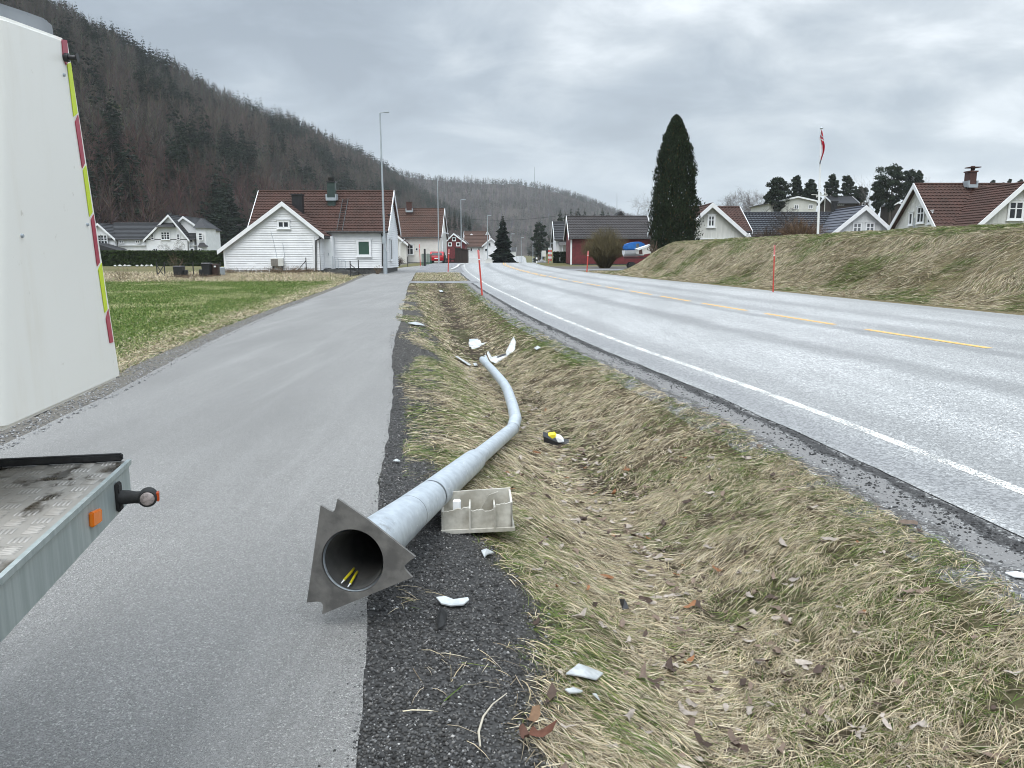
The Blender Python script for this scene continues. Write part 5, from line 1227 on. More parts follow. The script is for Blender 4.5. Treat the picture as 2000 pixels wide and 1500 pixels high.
def villa():
    Y = 110.0; gz = float(hz(-48, 112)); H = House('large white villa with dark half hipped roof behind the clipped hedge', Vector((P(300, 500, Y).x, 114, gz)), 'house', 'villa')
    W_, Rf = M['white'], M['slate']
    lg = (P(158, 468, Y), P(193, 437, Y), P(228, 468, Y))
    H.block('y', lg[0].x, lg[0].z, lg[1].x, lg[1].z, lg[2].x, lg[2].z, Y - .4, Y + 8, W_, Rf, 10, found=.2, ov=.2, faces=(0,))
    ez, rz = P(260, 467, Y).z, P(260, 436, Y + 4).z
    r = H.block('x', Y - .2, ez, Y + 4.2, rz, Y + 8.6, ez, lg[1].x, P(400, 440, Y).x - 1.4, W_, Rf, 12, found=.2, faces=())
    ca, cl, cr = P(327, 420, Y - .8), P(278, 470, Y - .8), P(369, 470, Y - .8)
    H.block('y', cl.x, cl.z, ca.x, ca.z, cr.x, cr.z, Y - .6, Y + 7, W_, Rf, 12, found=.2, ov=.25, faces=(0,))
    # half hip over the gable peak
    q = [P(303, 443, Y - 1.0), P(339, 443, Y - 1.0)]; top = Vector((ca.x, Y + 1.2, ca.z + .16))
    H.part('half_hip', MB().add([q[0], q[1], top, q[0] + Vector((0, .9, -.05)), q[1] + Vector((0, .9, -.05))], [(0, 1, 2), (0, 2, 3), (1, 4, 2), (0, 3, 4, 1), (3, 2, 4)]), Rf)
    ca2, cl2, cr2 = P(363, 424, Y + 2), P(338, 446, Y + 2), P(398, 448, Y + 2)
    H.block('y', cl2.x, cl2.z, ca2.x, ca2.z, cr2.x, cr2.z, Y + 1, Y + 9, W_, Rf, 10, found=.2, ov=.2, faces=(0,))
    t0, t1 = P(385, 489, Y + .2), P(401, 446, Y + .2); H.part('bay_tower', MB().bb(t0.x, t1.x, Y + .2, Y + 4, gz, t1.z), W_)
    H.part('tower_roof', MB().add([(t0.x - .3, Y - .1, t1.z + .02), (t1.x + .3, Y - .1, t1.z + .02), (t1.x + .3, Y + 4.3, t1.z + .02), (t0.x - .3, Y + 4.3, t1.z + .02), ((t0.x + t1.x) / 2 - .6, Y + 2, t1.z + 1.5)], [(0, 1, 4), (1, 2, 4), (2, 3, 4), (3, 0, 4), (0, 1, 2, 3)]), Rf)
    a0, a1 = P(386, 482, Y - .2), P(404, 474, Y - .2); H.part('bay_roof', MB().prism([a0, P(404, 482, Y - .2), P(398, 474, Y + .1), P(390, 474, Y + .1)], (0, .6, 0)), Rf)
    for k, (u0, v0, u1, v1, c, rr) in enumerate(((193, 460, 196, 475, 1, 3), (198.5, 460, 208, 475, 2, 3), (316, 454, 330, 467, 3, 3), (296, 458, 299.5, 467, 1, 3), (346.5, 458, 350, 467, 1, 3), (389, 456, 394, 468, 1, 3),
                                             (234, 470.5, 240, 474, 2, 1), (266, 470.5, 272.5, 474, 2, 1), (300, 486, 307, 491, 2, 1), (373, 486, 378, 491, 1, 1), (389, 486, 394, 491, 2, 1))):
        H.pwin(u0, v0, u1, v1, Y - (.28 if u0 < 230 or 290 < u0 < 352 else .0) - (.02), cols=c, rows=rr, fw=.1, sill=k in (1, 2))
    for u in (229, 367): H.part('downpipe', MB().tube([P(u, 469, Y - .3), P(u + .6, 490, Y - .3)], .06, 6), M['gutter'])
    H.part('belt_board', MB().bb(P(230, 479, Y).x, P(385, 479, Y).x, Y - .12, Y + .1, P(300, 479.5, Y).z, P(300, 478.5, Y).z), M['trim'])
    H.chimney(r, 326, 417, 332.5, 424, Y + 3, M['gutter'], .6, None, False); H.chimney(r, 355, 420, 366, 427, Y + 5, M['brick'], .7, None, False)
    H.part('side_shed_roof', MB().prism([P(180, 479, Y - 2), P(197, 479, Y - 2), P(238, 491, Y - 2), P(180, 491, Y - 2)], (0, 1.6, .3)), M['slate'])
villa()
def bank_houses():
    # house with gable wing right of the columnar conifer
    Y = 62.0; zb = 1.4; H = House('pale house with brown roof whose gable stands right of the columnar conifer', Vector((P(1395, 470, Y).x, Y + 3, zb)))
    rz = P(1420, 405, Y + 4.2).z; ez = P(1465, 452, Y + .6).z
    H.block('x', Y + .5, ez, Y + 4.3, rz, Y + 8.1, ez, P(1300, 450, Y).x, P(1459, 430, Y + 2).x, M['vcream'], M['tilered'], 12, .28, zb=zb)
    a, l, r = P(1392, 398, Y), P(1312, 469, Y), P(1472, 469, Y)
    H.block('y', l.x, l.z, a.x, a.z, r.x, r.z, Y, Y + 5.5, M['vcream'], M['tilered'], 12, .28, zb=zb, faces=(0,), ov=.3, bw=.28)
    H.pwin(1384.5, 423, 1394, 440.5, Y + .33, cols=2, rows=2, fw=.14)
    H.part('belt_board', MB().bb(P(1330, 466, Y).x, P(1460, 466, Y).x, Y + .27, Y + .4, P(1400, 467, Y).z, P(1400, 465.2, Y).z), M['trim'])
    # dark glazed roof house
    Y = 70.0; H = House('white house with glazed black tiles and grey gable wing behind the bank', Vector((P(1600, 470, Y).x, Y + 4, zb)))
    rz = P(1540, 416, Y + 4).z; ez = P(1540, 470, Y).z
    rf = H.block('x', Y - .2, ez, Y + 4, rz, Y + 8.2, ez, P(1457, 440, Y + 2).x, P(1715, 440, Y + 2).x, M['vwhite'], M['tileblack'], 14, .30, zb=zb)
    a, l, r = P(1691, 403, Y - 2.5), P(1612, 466, Y - 2.5), P(1740, 443, Y - 2.5)
    r = Vector((a.x * 2 - l.x, l.y, l.z))
    H.block('y', l.x, l.z, a.x, a.z, r.x, r.z, Y - 2.6, Y + 4.5, M['vwhite'], M['sheet'], 10, 0, zb=zb, faces=(0,), ov=.4, bw=.32)
    for u in (1667, 1692): H.pwin(u, 437, u + 14, 456, Y - 2.28, cols=2, rows=2, pane='glasspale', fw=.12)
    H.chimney(rf, 1625, 395, 1633.5, 413, Y + 4, M['gutter'], .6, None, False)
    # steep roofed house at the right edge
    Y0, Y1 = 55.0, 61.8; Ym = (Y0 + Y1) / 2; H = House('steep red brown roofed house with small gable windows at the right edge', Vector((33, Ym, 1.2)))
    x0 = P(1826, 447, Y0).x; ez = P(1840, 446, Y0).z; rz = P(1850, 360, Ym).z
    rf = H.block('x', Y0 - .25, ez - .1, Ym, rz, Y1 + .25, ez - .1, x0, x0 + 19, M['vcream'], M['tilered'], 15, .28, zb=1.2, bw=.3)
    xg = x0 + .32
    def ux(u): # y on the gable plane seen at picture column u
        return xg * F / ((u - 1000)) 
    zc = lambda v, Y: P(1780, v, Y).z
    for (ua, ub, v0, v1, c, rr) in ((1776, 1787, 406, 433, 2, 2), (1761, 1765.5, 418, 437, 1, 1), (1797, 1803, 415, 434, 1, 1)):
        ya, yb = sorted((ux(ua), ux(ub))); ymid = (ya + yb) / 2; H.win(ya, yb, zc(v1, ymid), zc(v0, ymid), xg - .02, axis='x', sgn=-1, cols=c, rows=rr, fw=.12)
    H.part('vent_pipe', MB().tube([(xg - .1, ux(1772), 2.2), (xg - .1, ux(1772), zc(426, 59))], .05, 6), M['galvfar'])
    H.part('belt_board', MB().bb(xg - .06, xg + .1, Y0 + .2, Y1 - .2, ez - .45, ez - .3), M['trim'])
    a = P(2004, 357, Y0 - 3); l = P(1903, 446, Y0 - 3)
    H.block('y', l.x, l.z, a.x, a.z, 2 * a.x - l.x, l.z, Y0 - 3.0, Ym - .05, M['vcream'], M['tilered'], 16, .28, zb=1.2, faces=(0,), ov=.35, bw=.3)
    H.pwin(1970.5, 396, 1997, 426, Y0 - 2.68, cols=2, rows=2, fw=.14)
    H.chimney(rf, 1887, 337, 1903, 366, Ym - .3, M['brick'], .7, None, True)
    c = P(1895, 335, Ym); H.part('chimney_cowl', MB().bb(c.x - .38, c.x + .38, Ym - .7, Ym + .1, c.z + .22, c.z + .28).bb(c.x - .1, c.x + .1, Ym - .4, Ym - .2, c.z + .05, c.z + .36), M['brick'], rf)
bank_houses()
def red_garage():
    Y = 84.0; gz = float(hz(10, 86)); x0, x1 = P(1113, 500, Y).x, P(1272, 500, Y).x
    H = House('long dark red garage with grey brown tiled roof behind the bare bush', Vector(((x0 + x1) / 2, Y + 3, gz)), 'garage', 'garage')
    H.block('x', Y - .4, P(1190, 465, Y).z, Y + 3.8, P(1190, 423, Y + 3.8).z, Y + 8, P(1190, 465, Y).z, x0 - .15, x1 + .1, M['redwall'], M['tilegrey'], 13, .3, found=.1, ov=.4, vo=.25)
    a = P(1115, 500, Y); H.part('corner_board', MB().bb(x0 + .05, x0 + .22, Y - .08, Y + .1, gz, P(1190, 468, Y).z), M['trim'])
    H.part('eave_board', MB().bb(x0 + .1, x1 - .1, Y - .34, Y - .28, P(1190, 467, Y).z, P(1190, 464.6, Y).z), M['trim'])
    Y = 97; gz = float(hz(6, 98)); x0, x1 = P(1082, 490, Y).x, P(1130, 490, Y).x
    H = House('white house with dark grey roof just left of the red garage', Vector(((x0 + x1) / 2, Y + 3, gz)))
    H.block('x', Y - .4, P(1100, 468, Y).z, Y + 3.6, P(1100, 434, Y + 3.6).z, Y + 7.6, P(1100, 468, Y).z, x0, x1, M['white'], M['slate'], 10, .0, ov=.4, vo=.25, found=.1)
    H.part('canopy', MB().prism([P(1092, 473, Y - 1), P(1116, 473, Y - 1), P(1116, 479, Y - 1.2), P(1092, 479, Y - 1.2)], (0, 1.2, .1)), M['gutter'])
    H.part('canopy_post', MB().tube([P(1098, 479, Y - 1), P(1098, 494, Y - 1)], .05, 6), M['trim'])
    g = P(1212, 414, 150); H = House('dark gabled roof peeping over the red garage ridge', Vector((g.x, 152, 0)))
    H.block('y', P(1196, 425, 150).x, P(1196, 427, 150).z, g.x, g.z, P(1222, 425, 150).x, P(1222, 427, 150).z, 149, 156, M['darkwood'], M['slate'], 5, trim='gutter')
red_garage()
def far_houses():
    Y = 150; gz = float(hz(-17, Y)); a, l, r = P(886, 456, Y), P(867, 475, Y), P(911, 475, Y); H = House('small red barn with white window frames beyond the dark shed', Vector((a.x, Y + 2, gz)), 'barn', 'barn')
    H.block('y', l.x, l.z, a.x, a.z, r.x, r.z, Y, Y + 9, M['redwall'], M['tilegrey'], 6, found=.1, bw=.25)
    for u0, v0, u1, v1 in ((884.5, 465, 889, 469.5), (876.5, 475, 881, 479.5), (892.5, 475, 897.5, 479.5)): H.pwin(u0, v0, u1, v1, Y + .33, cols=1, rows=1, fw=.16, sill=False)
    Y = 172; gz = float(hz(-7, Y)); H = House('white far house with dark red roof and steep white gable', Vector((P(935, 500, Y).x, Y + 3, gz)))
    H.block('x', Y - .3, P(930, 482, Y).z, Y + 4, P(930, 460, Y + 4).z, Y + 8, P(930, 482, Y).z, P(905, 480, Y).x, P(955, 480, Y).x, M['white'], M['tilebrown'], 8, found=.2)
    a, l, r = P(959, 465, Y - 1), P(941, 481, Y - 1), P(977, 481, Y - 1); H.block('y', l.x, l.z, a.x, a.z, r.x, r.z, Y - 1, Y + 6, M['white'], M['tilebrown'], 6, found=.2)
    for u0, v0, u1, v1 in ((947.5, 486, 951.5, 490), (954, 475, 958, 480), (919, 485, 922, 490), (934, 485, 937, 490)): H.pwin(u0, v0, u1, v1, Y - (.7 if u0 > 940 else .0) - .02, cols=1, rows=1, fw=.1, sill=False)
    Y = 200; gz = float(hz(-8, Y)); H = House('dark red far house with white dormer gables above the white house', Vector((P(935, 490, Y).x, Y + 3, gz)))
    H.block('x', Y - .3, P(930, 466, Y).z, Y + 4, P(930, 452, Y + 4).z, Y + 8, P(930, 466, Y).z, P(905, 480, Y).x, P(952, 480, Y).x, M['redwall'], M['tilebrown'], 6, found=.2)
    a, l, r = P(921, 457, Y - 1), P(912, 464, Y - 1), P(930, 464, Y - 1); H.block('y', l.x, l.z, a.x, a.z, r.x, r.z, Y - 1, Y + 4, M['redwall'], M['tilebrown'], 5, found=.2, faces=(0,))
    H.pwin(919.5, 463, 922.5, 466, Y - .68, cols=1, rows=1, fw=.1, sill=False)
    H.part('balcony', MB().bb(P(927, 468, Y).x, P(946, 468, Y).x, Y - 1.2, Y - .9, P(930, 469.5, Y).z, P(930, 467, Y).z), M['trim'])
    a, l, r = P(952, 451, Y - 1), P(946, 463, Y - 1), P(958, 463, Y - 1); H.block('y', l.x, l.z, a.x, a.z, r.x, r.z, Y - 1, Y + 4, M['white'], M['tilebrown'], 5, found=.2, faces=(0,))
    # hillside houses on the right
    Y = 150; H = House('pale low gabled house on the rise above the black tiled roof', Vector((P(1550, 415, Y).x, Y + 4, float(hz(P(1550, 415, Y).x, Y)) - .5)))
    a, l, r = P(1559, 384, Y), P(1500, 397, Y), P(1600, 393, Y); H.block('y', l.x, l.z, a.x, a.z, r.x, r.z, Y, Y + 12, M['greywall'], M['tilegrey'], 6, found=.2, ov=.3, bw=.2)
    for u in (1516, 1552, 1580): H.pwin(u, 401, u + 7, 407, Y + .33, cols=2, rows=1, fw=.12, sill=False, pane='glasspale')
    Y = 170; H = House('dark brown wooden house with dark roof on the rise right of the flagpole', Vector((P(1655, 410, Y).x, Y + 4, float(hz(P(1655, 410, Y).x, Y)) - .5)))
    H.block('x', Y, P(1655, 397, Y).z, Y + 4, P(1655, 384, Y + 4).z, Y + 8, P(1655, 397, Y).z, P(1626, 400, Y).x, P(1679, 400, Y).x, M['darkwood'], M['slate'], 6, found=.1)
    H.pwin(1636, 398, 1648, 400.5, Y + .33, cols=3, rows=1, fw=.06, sill=False, pane='glasspale'); H.part('annex', MB().bb(P(1680, 400, Y).x, P(1700, 400, Y).x, Y + 1, Y + 6, float(hz(80, Y)) - 1, P(1690, 394.5, Y).z), M['darkwood'])
    H.pwin(1684, 397, 1689, 400.5, Y + .98, cols=1, rows=1, fw=.1, sill=False)
    Y = 165; H = House('brown cabin half hidden among the pines left of the steep roofed house', Vector((P(1750, 410, Y).x, Y + 3, float(hz(P(1750, 410, Y).x, Y)) - .5)), 'cabin', 'cabin')
    H.block('y', P(1742, 402, Y).x, P(1742, 401, Y).z, P(1755, 396, Y).x, P(1755, 395, Y).z, P(1770, 402, Y).x, P(1770, 401, Y).z, Y, Y + 6, M['darkwood'], M['slate'], 4)
    Y = 570; gz = float(hz(-2, Y)); H = House('grey far house low at the end of the distant road', Vector((P(1003, 490, Y).x, Y, gz)))
    H.block('x', Y - .3, P(1010, 491, Y).z, Y + 4, P(1010, 483, Y + 4).z, Y + 8, P(1010, 491, Y).z, P(994, 488, Y).x, P(1009, 488, Y).x, M['greywall'], M['slate'], 4, found=.1)
far_houses()
# ------------------------------------------------------------------ trees standing apart
conifer_tree('spruce_tree', 'large dark spruce beside the road beyond the crest', 982, 415, 511, 128, 64, 1, 36, 15, (.016, .026, .017), bare=.02, hang=.35)
pine_tree('broad dark pine right of the large spruce beyond the road crest', 1052, 434, 508, 190, 40, 2, 30, .1)
for i, (u, vt, vb, Y, w) in enumerate(((878, 402, 450, 380, 12), (888, 399, 450, 385, 12), (899, 402, 448, 390, 12), (910, 408, 446, 395, 11), (917, 418, 450, 360, 12), (872, 425, 475, 300, 16))):
    conifer_tree('spruce_tree', 'slim dark spruce standing on the wooded slope behind the red barn', u, vt, vb, Y, w, 40 + i, 14, 8, group='spruces behind the red barn')
for i, (u, vt, vb, Y, w) in enumerate(((1094, 405, 440, 250, 16), (1104, 414, 440, 240, 13), (1115, 403, 440, 260, 16), (1129, 403, 440, 255, 18), (1142, 402, 440, 262, 14), (1161, 413, 440, 250, 15), (1176, 404, 440, 245, 20), (1187, 411, 440, 240, 18))):
    conifer_tree('spruce_tree', 'dark conifer rising behind the ridge of the red garage', u, vt, vb, Y, w, 60 + i, 14, 8, group='conifers behind the red garage', col=(.03, .042, .03), irregular=.8)
# conifers that stand out on the ridge of the left hill
def ridge_trees():
    rg = random.Random(77); protos = []
    for i, (u, v, w, h) in enumerate(((268, 82, 26, 42), (201, 40, 22, 34), (118, 8, 24, 34), (150, 20, 22, 30), (236, 62, 18, 28), (300, 112, 18, 28), (372, 148, 16, 22), (315, 118, 14, 20), (447, 196, 14, 20), (467, 200, 13, 22), (480, 206, 12, 18),
                                      (352, 180, 22, 40), (320, 180, 26, 46), (536, 282, 16, 40), (250, 190, 24, 40), (190, 90, 22, 36), (418, 195, 14, 22), (430, 192, 13, 22), (540, 242, 10, 16), (575, 252, 10, 16), (640, 280, 9, 14), (700, 308, 8, 13), (600, 258, 9, 14), (660, 290, 9, 13))):
        # distance taken from the hill surface along the sight line
        d = ray(u, v + h * .75); best = None
        A = hillA.pt(*np.meshgrid(np.linspace(0, 1, 260), np.linspace(0, 1.0, 120))).reshape(-1, 3)
        if i == 0: ridge_trees.A = A
        A = ridge_trees.A; dep = A[:, 1] * CT - (A[:, 2] - CAMH) * ST
        uu = 1000 + F * A[:, 0] / dep; vv = 750 - F * (A[:, 1] * ST + (A[:, 2] - CAMH) * CT) / dep
        k = int(np.argmin((uu - u) ** 2 + (vv - (v + h)) ** 2)); b = Vector(A[k])
        hh = h / F * b.y * 1.05
        if len(protos) < 4:
            root = thing('ridge_conifer', 'x', 'tree', b, 'conifers standing out on the left hill'); V, Q, C = conifer_geo(10, 2.6, 15, 9, rg, (.02, .032, .02), .1, .9)
            nmesh('crown', V + np.array(b), [Q], M['foliage'], root, attrs={'col': C}); MB().tube([b - Vector((0, 0, 1)), b + Vector((0, 0, 9))], [.2, .04], 5).build('trunk', M['bark'], root); protos.append(root)
        else: root = copy_tree(protos[i % 4]); root.location = b
        root['label'] = 'dark conifer standing out above the bare wood on the left hill'
        root.scale = (hh / 10 * 1.1,) * 2 + (hh / 10,); root.rotation_euler = (0, 0, rg.random() * 6)
ridge_trees()
for i, (u, vt, vb, w, Y, lab, cone) in enumerate((
    (1518, 345, 424, 58, 150, 'broad dense pine directly behind the left end of the pale low house', .35), (1554, 341, 415, 40, 165, 'slender pine rising above the roof peak of the pale low house', .7),
    (1581, 349, 415, 46, 162, 'bushy pine above the right end of the pale low house', .6), (1622, 340, 420, 46, 175, 'tall pointed pine just right of the flagpole', .75), (1652, 342, 412, 38, 180, 'pine with open top behind the dark brown wooden house', .6),
    (1678, 364, 410, 34, 185, 'low dark pine right of the dark brown wooden house', .3), (1738, 321, 425, 78, 150, 'biggest dark pine left of the steep roofed house', .3), (1774, 330, 420, 50, 156, 'pine overlapping the biggest pine on its right side', .3),
    (1792, 331, 380, 22, 185, 'narrow pine top showing behind the gable of the steep roofed house', .5), (1501, 373, 418, 26, 160, 'small dark pine at the left end of the row of pines', .4), (1713, 352, 418, 34, 165, 'pine on the left flank of the biggest pine', .3))):
    pine_tree(lab, u, vt, vb, Y, w, 80 + i, 46, .06 if i not in (4, 6) else .12, 'pines on the rise', cone=cone)
for i, (u, vt, w) in enumerate(((1938, 349, 14), (1970, 347, 13), (1992, 348, 14), (1958, 354, 10))):
    pine_tree('small pine top showing over the ridge of the steep roofed house', u, vt, 380, 200, w, 120 + i, 12, .3, 'pine tops over the ridge')
bare_tree('round leafless tree behind the right end of the red garage roof', 1235, 388, 445, 140, .8, 4, .16, 6, 8, 5, pmat('grey_bark', (.13, .12, .115), (.1, .09, .09)))
gb = pmat('birch_bark', (.17, .15, .14), (.12, .105, .10), 5, .9)
for i, (u, vt, w) in enumerate(((1424, 376, 0), (1440, 372, 0), (1462, 366, 0), (1474, 368, 0))):
    bare_tree('pale leafless birch in the row behind the brown roofed gable house', u, vt, 425, 190, .5, 4, .10, 6, 9, 20 + i, gb, group='birches behind the gable house')
bare_tree('pale leafless tree top showing over the steep red brown roof', 1824, 339, 380, 185, .8, 4, .12, 6, 8, 31, gb)
bare_tree('thin leafless tree between the low dark pine and the biggest pine', 1699, 346, 410, 170, .35, 3, .10, 5, 9, 32, gb)
bare_tree('small spreading leafless tree in front of the white villa behind the hedge', 337, 466, 500, 101, .95, 4, .10, 5, 7, 33)
bare_tree('dark gnarled leafless tree on the bank between the gable house and the flagpole', 1528, 388, 472, 56, 1.0, 4, .11, 5, 8, 34, pmat('dark_bark', (.045, .035, .032), (.03, .025, .024)))
shrub('reddish brown leafless shrub at the foot of the gnarled tree left of the flagpole', gp(P(1562, 470, 54).x, 54), 2.0, 1.9, 420, 3, (.13, .085, .055), wid=.012)
shrub('low brown shrub on the bank left of the gnarled tree', gp(P(1500, 470, 55).x, 55), 1.3, 1.6, 260, 4, (.08, .06, .048), wid=.012)
shrub('big dense olive brown bare bush in front of the red garage', gp(P(1181, 525, 70).x, 70), 3.5, 2.3, 1500, 5, (.115, .095, .05), 'bare_bush', .011, fork=3)
shrub('thin leafless twigs at the near end of the grass bank beside the boat', gp(P(1276, 490, 52).x, 52), 1.0, .5, 30, 6, (.14, .10, .08), wid=.012)
for i, (u, v, Y, h, w, n, lab) in enumerate(((470, 540, 56.6, .5, 3.2, 150, 'dry brown weeds along the foot of the white gable wing'), (560, 540, 56.4, .7, 2.4, 130, 'taller dry weeds below the heat pump'), (590, 541, 56.8, .5, 1.8, 110, 'dry weeds at the right corner of the white gable wing'),
    (348, 540, 56, 1.9, .8, 26, 'reddish bare saplings behind the black compost bins'), (238, 540, 50, 1.1, 1.0, 26, 'thin bare shrub at the field edge beside the truck bucket'), (665, 532, 61, .4, .9, 60, 'low dry plants at the steps of the white house'), (385, 541, 52, .4, 2.2, 140, 'withered brown growth in front of the bins'),
    (737, 520, 58.9, .7, .5, 40, 'dry tuft at the foot of the near street lamp'))):
    shrub(lab, gp(P(u, v, Y).x, Y), h, w, n, 50 + i, (.16, .12, .085), 'dry_weeds' if h < 1 else 'bare_shrub', .010, upness=.8)
for i, (Y, h, w) in enumerate(((66.5, .95, 1.1), (70.5, 1.15, 1.2), (74.5, 1.2, 1.1), (78, 1.1, .9))):
    shrub('dark reddish bare hedge shrub along the wire fence in front of the cream house', gp(float(WL(Y) + SLP(Y)) - .55 - w, Y), h, w, 260, 70 + i, (.085, .06, .052), 'bare_shrub', .012, 'shrubs before the cream house')
hb0 = gp(P(150, 500, 95).x, 95)
hedge_box('hedge', 'long dark green clipped hedge in front of the white villa', P(120, 500, 95).x, P(441, 500, 95).x, 95, 96.4, float(hz(-45, 95)) - .1, P(300, 490, 95).z, 15000, (.035, .055, .016), .10)
for i, (u0, u1) in enumerate(((1081, 1093), (1095, 1107), (1110.5, 1114))):
    Y = 94.0; x0, x1 = P(u0, 500, Y).x, P(u1, 500, Y).x; hedge_box('clipped_shrub', ['square clipped evergreen at the left front of the white house by the garage', 'square clipped evergreen right beside the first one before the white house', 'narrow evergreen against the left end of the red garage'][i], x0, x1, Y, Y + 1, float(hz(x0, Y)), P(1090, 492 - (i == 2) * 5, Y).z, 1500, (.02, .03, .015), .07, 'evergreens by the white house', i)
for i, u in enumerate((225, 235, 244, 252, 268, 277, 286, 296)):
    p = gp(P(u, 521, 92).x, 92); V, Fs, C = rocks(np.zeros(1), np.zeros(1), np.array([.26]), np.array([[.62, .62, .6]])); V = V - V.mean(0); V = V * np.array([1.2, .8, .7]) + np.array(p) + np.array([0, 0, .1])
    tag(nmesh('white_stone', V, [Fs], M['stone'], attrs={'col': C}, loc=p), 'white painted stone in the row at the foot of the hedge', 'stone', 'white stones along the hedge')

# ------------------------------------------------------------------ street furniture
def street_lamp(label, u, vt, Y, ub=None, box=False, arm=.55, r=.075, base=None, head=(.5, .22, .09)):
    t = P(u, vt, Y); x = t.x if ub is None else P(ub, 500, Y).x; b = gp(x, Y); root = thing('street_lamp', label, 'street lamp', b, 'street lamps along the road')
    MB().tube([b - Vector((0, 0, .4)), b + Vector((0, 0, 1.2)), b + Vector((0, 0, 1.22)), Vector((t.x, Y, t.z - .05))], [r * 1.35, r * 1.35, r, r * .62], 10).build('pole', M['galvfar'], root, smooth=True)
    a = t + Vector((arm, 0, .02)); MB().tube([t - Vector((0, 0, .06)), t + Vector((.04, 0, 0)), a], [r * .6, r * .5, r * .4], 8).build('arm', M['galvfar'], root)
    MB().box(a + Vector((head[0] * .35, 0, 0)), head).build('lamp_head', M['galvfar'], root, bevel=.02)
    if box:
        c = P(750, 469, Y); MB().box(c, (.24, .22, .55)).build('control_box', M['galvfar'], root, bevel=.02)
        MB().tube([b + Vector((0, 0, 0)), b + Vector((0, 0, 1.7))], [.15, .14], 10).build('pole_foot', M['galvfar'], root)
    return root
street_lamp('tall near grey street lamp at the corner of the white house', 742, 220, 58.8, 752, True, .35, .085, head=(.38, .2, .07))
street_lamp('thin tall street lamp in front of the cream house gable', 854.5, 344, 97, 857, False, .2, .07, head=(.25, .2, .1))
for u, v, Y, lab in ((900, 390, 118, 'street lamp with bright head standing by the dark shed'), (952, 421, 150, 'street lamp in front of the white far house gable'), (976, 442, 150, 'street lamp directly before the left side of the large spruce'), (998, 457, 160, 'street lamp at the right edge of the large spruce'),
                     (1018, 464, 260, 'small far street lamp above the distant pale house'), (1041, 467, 230, 'far street lamp left of the broad dark pine trunk'), (1058, 469, 215, 'far street lamp right below the broad dark pine'), (1075, 475, 200, 'far street lamp beside the white house by the garage')):
    street_lamp(lab, u, v, Y, None, False, .1, .085 if Y < 170 else .11, head=(.75, .3, .14) if Y < 200 else (.9, .4, .2))
def snow_pole(label, ub, vb, ut, vt, Y=None, r=.019):
    b = G(ub, vb) if Y is None else gp(P(ub, vb, Y).x, Y)
    t = P(ut, vt, b.y); root = thing('snow_pole', label, 'snow pole', b, 'red snow poles along the road')
    MB().tube([b - Vector((0, 0, .1)), b.lerp(t, .8)], [r, r * .95], 8).build('lower_stick', M['pole_red'], root); MB().tube([b.lerp(t, .8), t], [r * 1.25, r * 1.2], 8).build('reflector_sleeve', M['pole_refl'], root)
    MB().tube([b.lerp(t, .78), b.lerp(t, .80)], r * 1.4, 8).build('reflector_band', M['trim'], root)
snow_pole('nearest red snow pole leaning left on the edge of the ditch', 942, 577, 934, 488, None, .035)
snow_pole('red snow pole at the foot of the right grass bank', 1510, 571, 1513, 479, None, .022)
snow_pole('red snow pole in front of the bare bush', 1146, 532, 1149, 490, None, .04)
snow_pole('red snow pole on the grass island between path and road', 875, 531, 877, 486, None, .04)
snow_pole('thin red snow pole in front of the white house window', 728, 530, 729, 488, 63, .03)
snow_pole('thin red snow pole by the green fence panels', 821, 512, 819, 477, 80, .035)
snow_pole('short far red snow pole before the white house by the garage', 1071, 520, 1072, 508, 92, .03)
def wire_fence(label, pts, hgt, brace=(), group=None):
    b = gp(*pts[0]); root = thing('wire_fence', label, 'fence', b, group); tops = []
    for i, (x, y) in enumerate(pts):
        p = gp(x, y); MB().tube([p - Vector((0, 0, .2)), p + Vector((0, 0, hgt))], .04, 6).build('post', M['gutter'], root); tops.append(p)
    for i, dx in brace: p = tops[i]; MB().tube([p + Vector((0, 0, hgt * .8)), gp(p.x + dx, p.y, -.05)], .03, 6).build('brace', M['gutter'], root)
    w = MB()
    for k in range(4): w.tube([p + Vector((0, 0, hgt * (.12 + .25 * k))) for p in tops], .0022, 4)
    w.build('wire_mesh', M['galvfar'], root)
X_ = lambda u, Y: P(u, 520, Y).x
wire_fence('dark post and wire fence beside the compost bins', [(X_(306, 54), 54), (X_(321, 54), 54), (X_(377, 54), 54), (X_(430, 54), 54)], .95, ((0, .5), (1, -.6)))
wire_fence('low dark post and wire fence between the white house and the path', [(X_(598, 56.8), 56.8), (X_(684, 56), 56), (X_(700, 59), 59)], 1.15, ((1, 1.0), (0, -.9)))
wire_fence('wire fence along the path in front of the cream house', [(float(WL(y) + SLP(y)) - .35, y) for y in (65, 69, 73, 78)], 1.0)
def garden_hoops():
    b = gp(X_(442, 57), 57); root = thing('garden_edging', 'low white metal frame edging in front of the white gable wing', 'edging', b); m = MB()
    for k in range(11): x = X_(442 + k * 8.4, 57); g = gp(x, 57); m.tube([g, g + Vector((0, 0, .32 if k % 5 else .62))], .016, 5)
    for z in (.1, .30): m.tube([gp(X_(442, 57), 57, z), gp(X_(526, 57), 57, z)], .012, 5)
    m.build('hoop_row', M['trim'], root); m = MB()
    for u in (484, 498, 511, 525): g = gp(X_(u, 56.6), 56.6); m.tube([g, g + Vector((0, 0, .75))], .02, 5)
    m.tube([gp(X_(484, 56.6), 56.6, .72), gp(X_(498, 56.6), 56.6, .72)], .015, 5).tube([gp(X_(511, 56.6), 56.6, .66), gp(X_(525, 56.6), 56.6, .66)], .015, 5); m.build('frame_row', M['trim'], root)
garden_hoops()
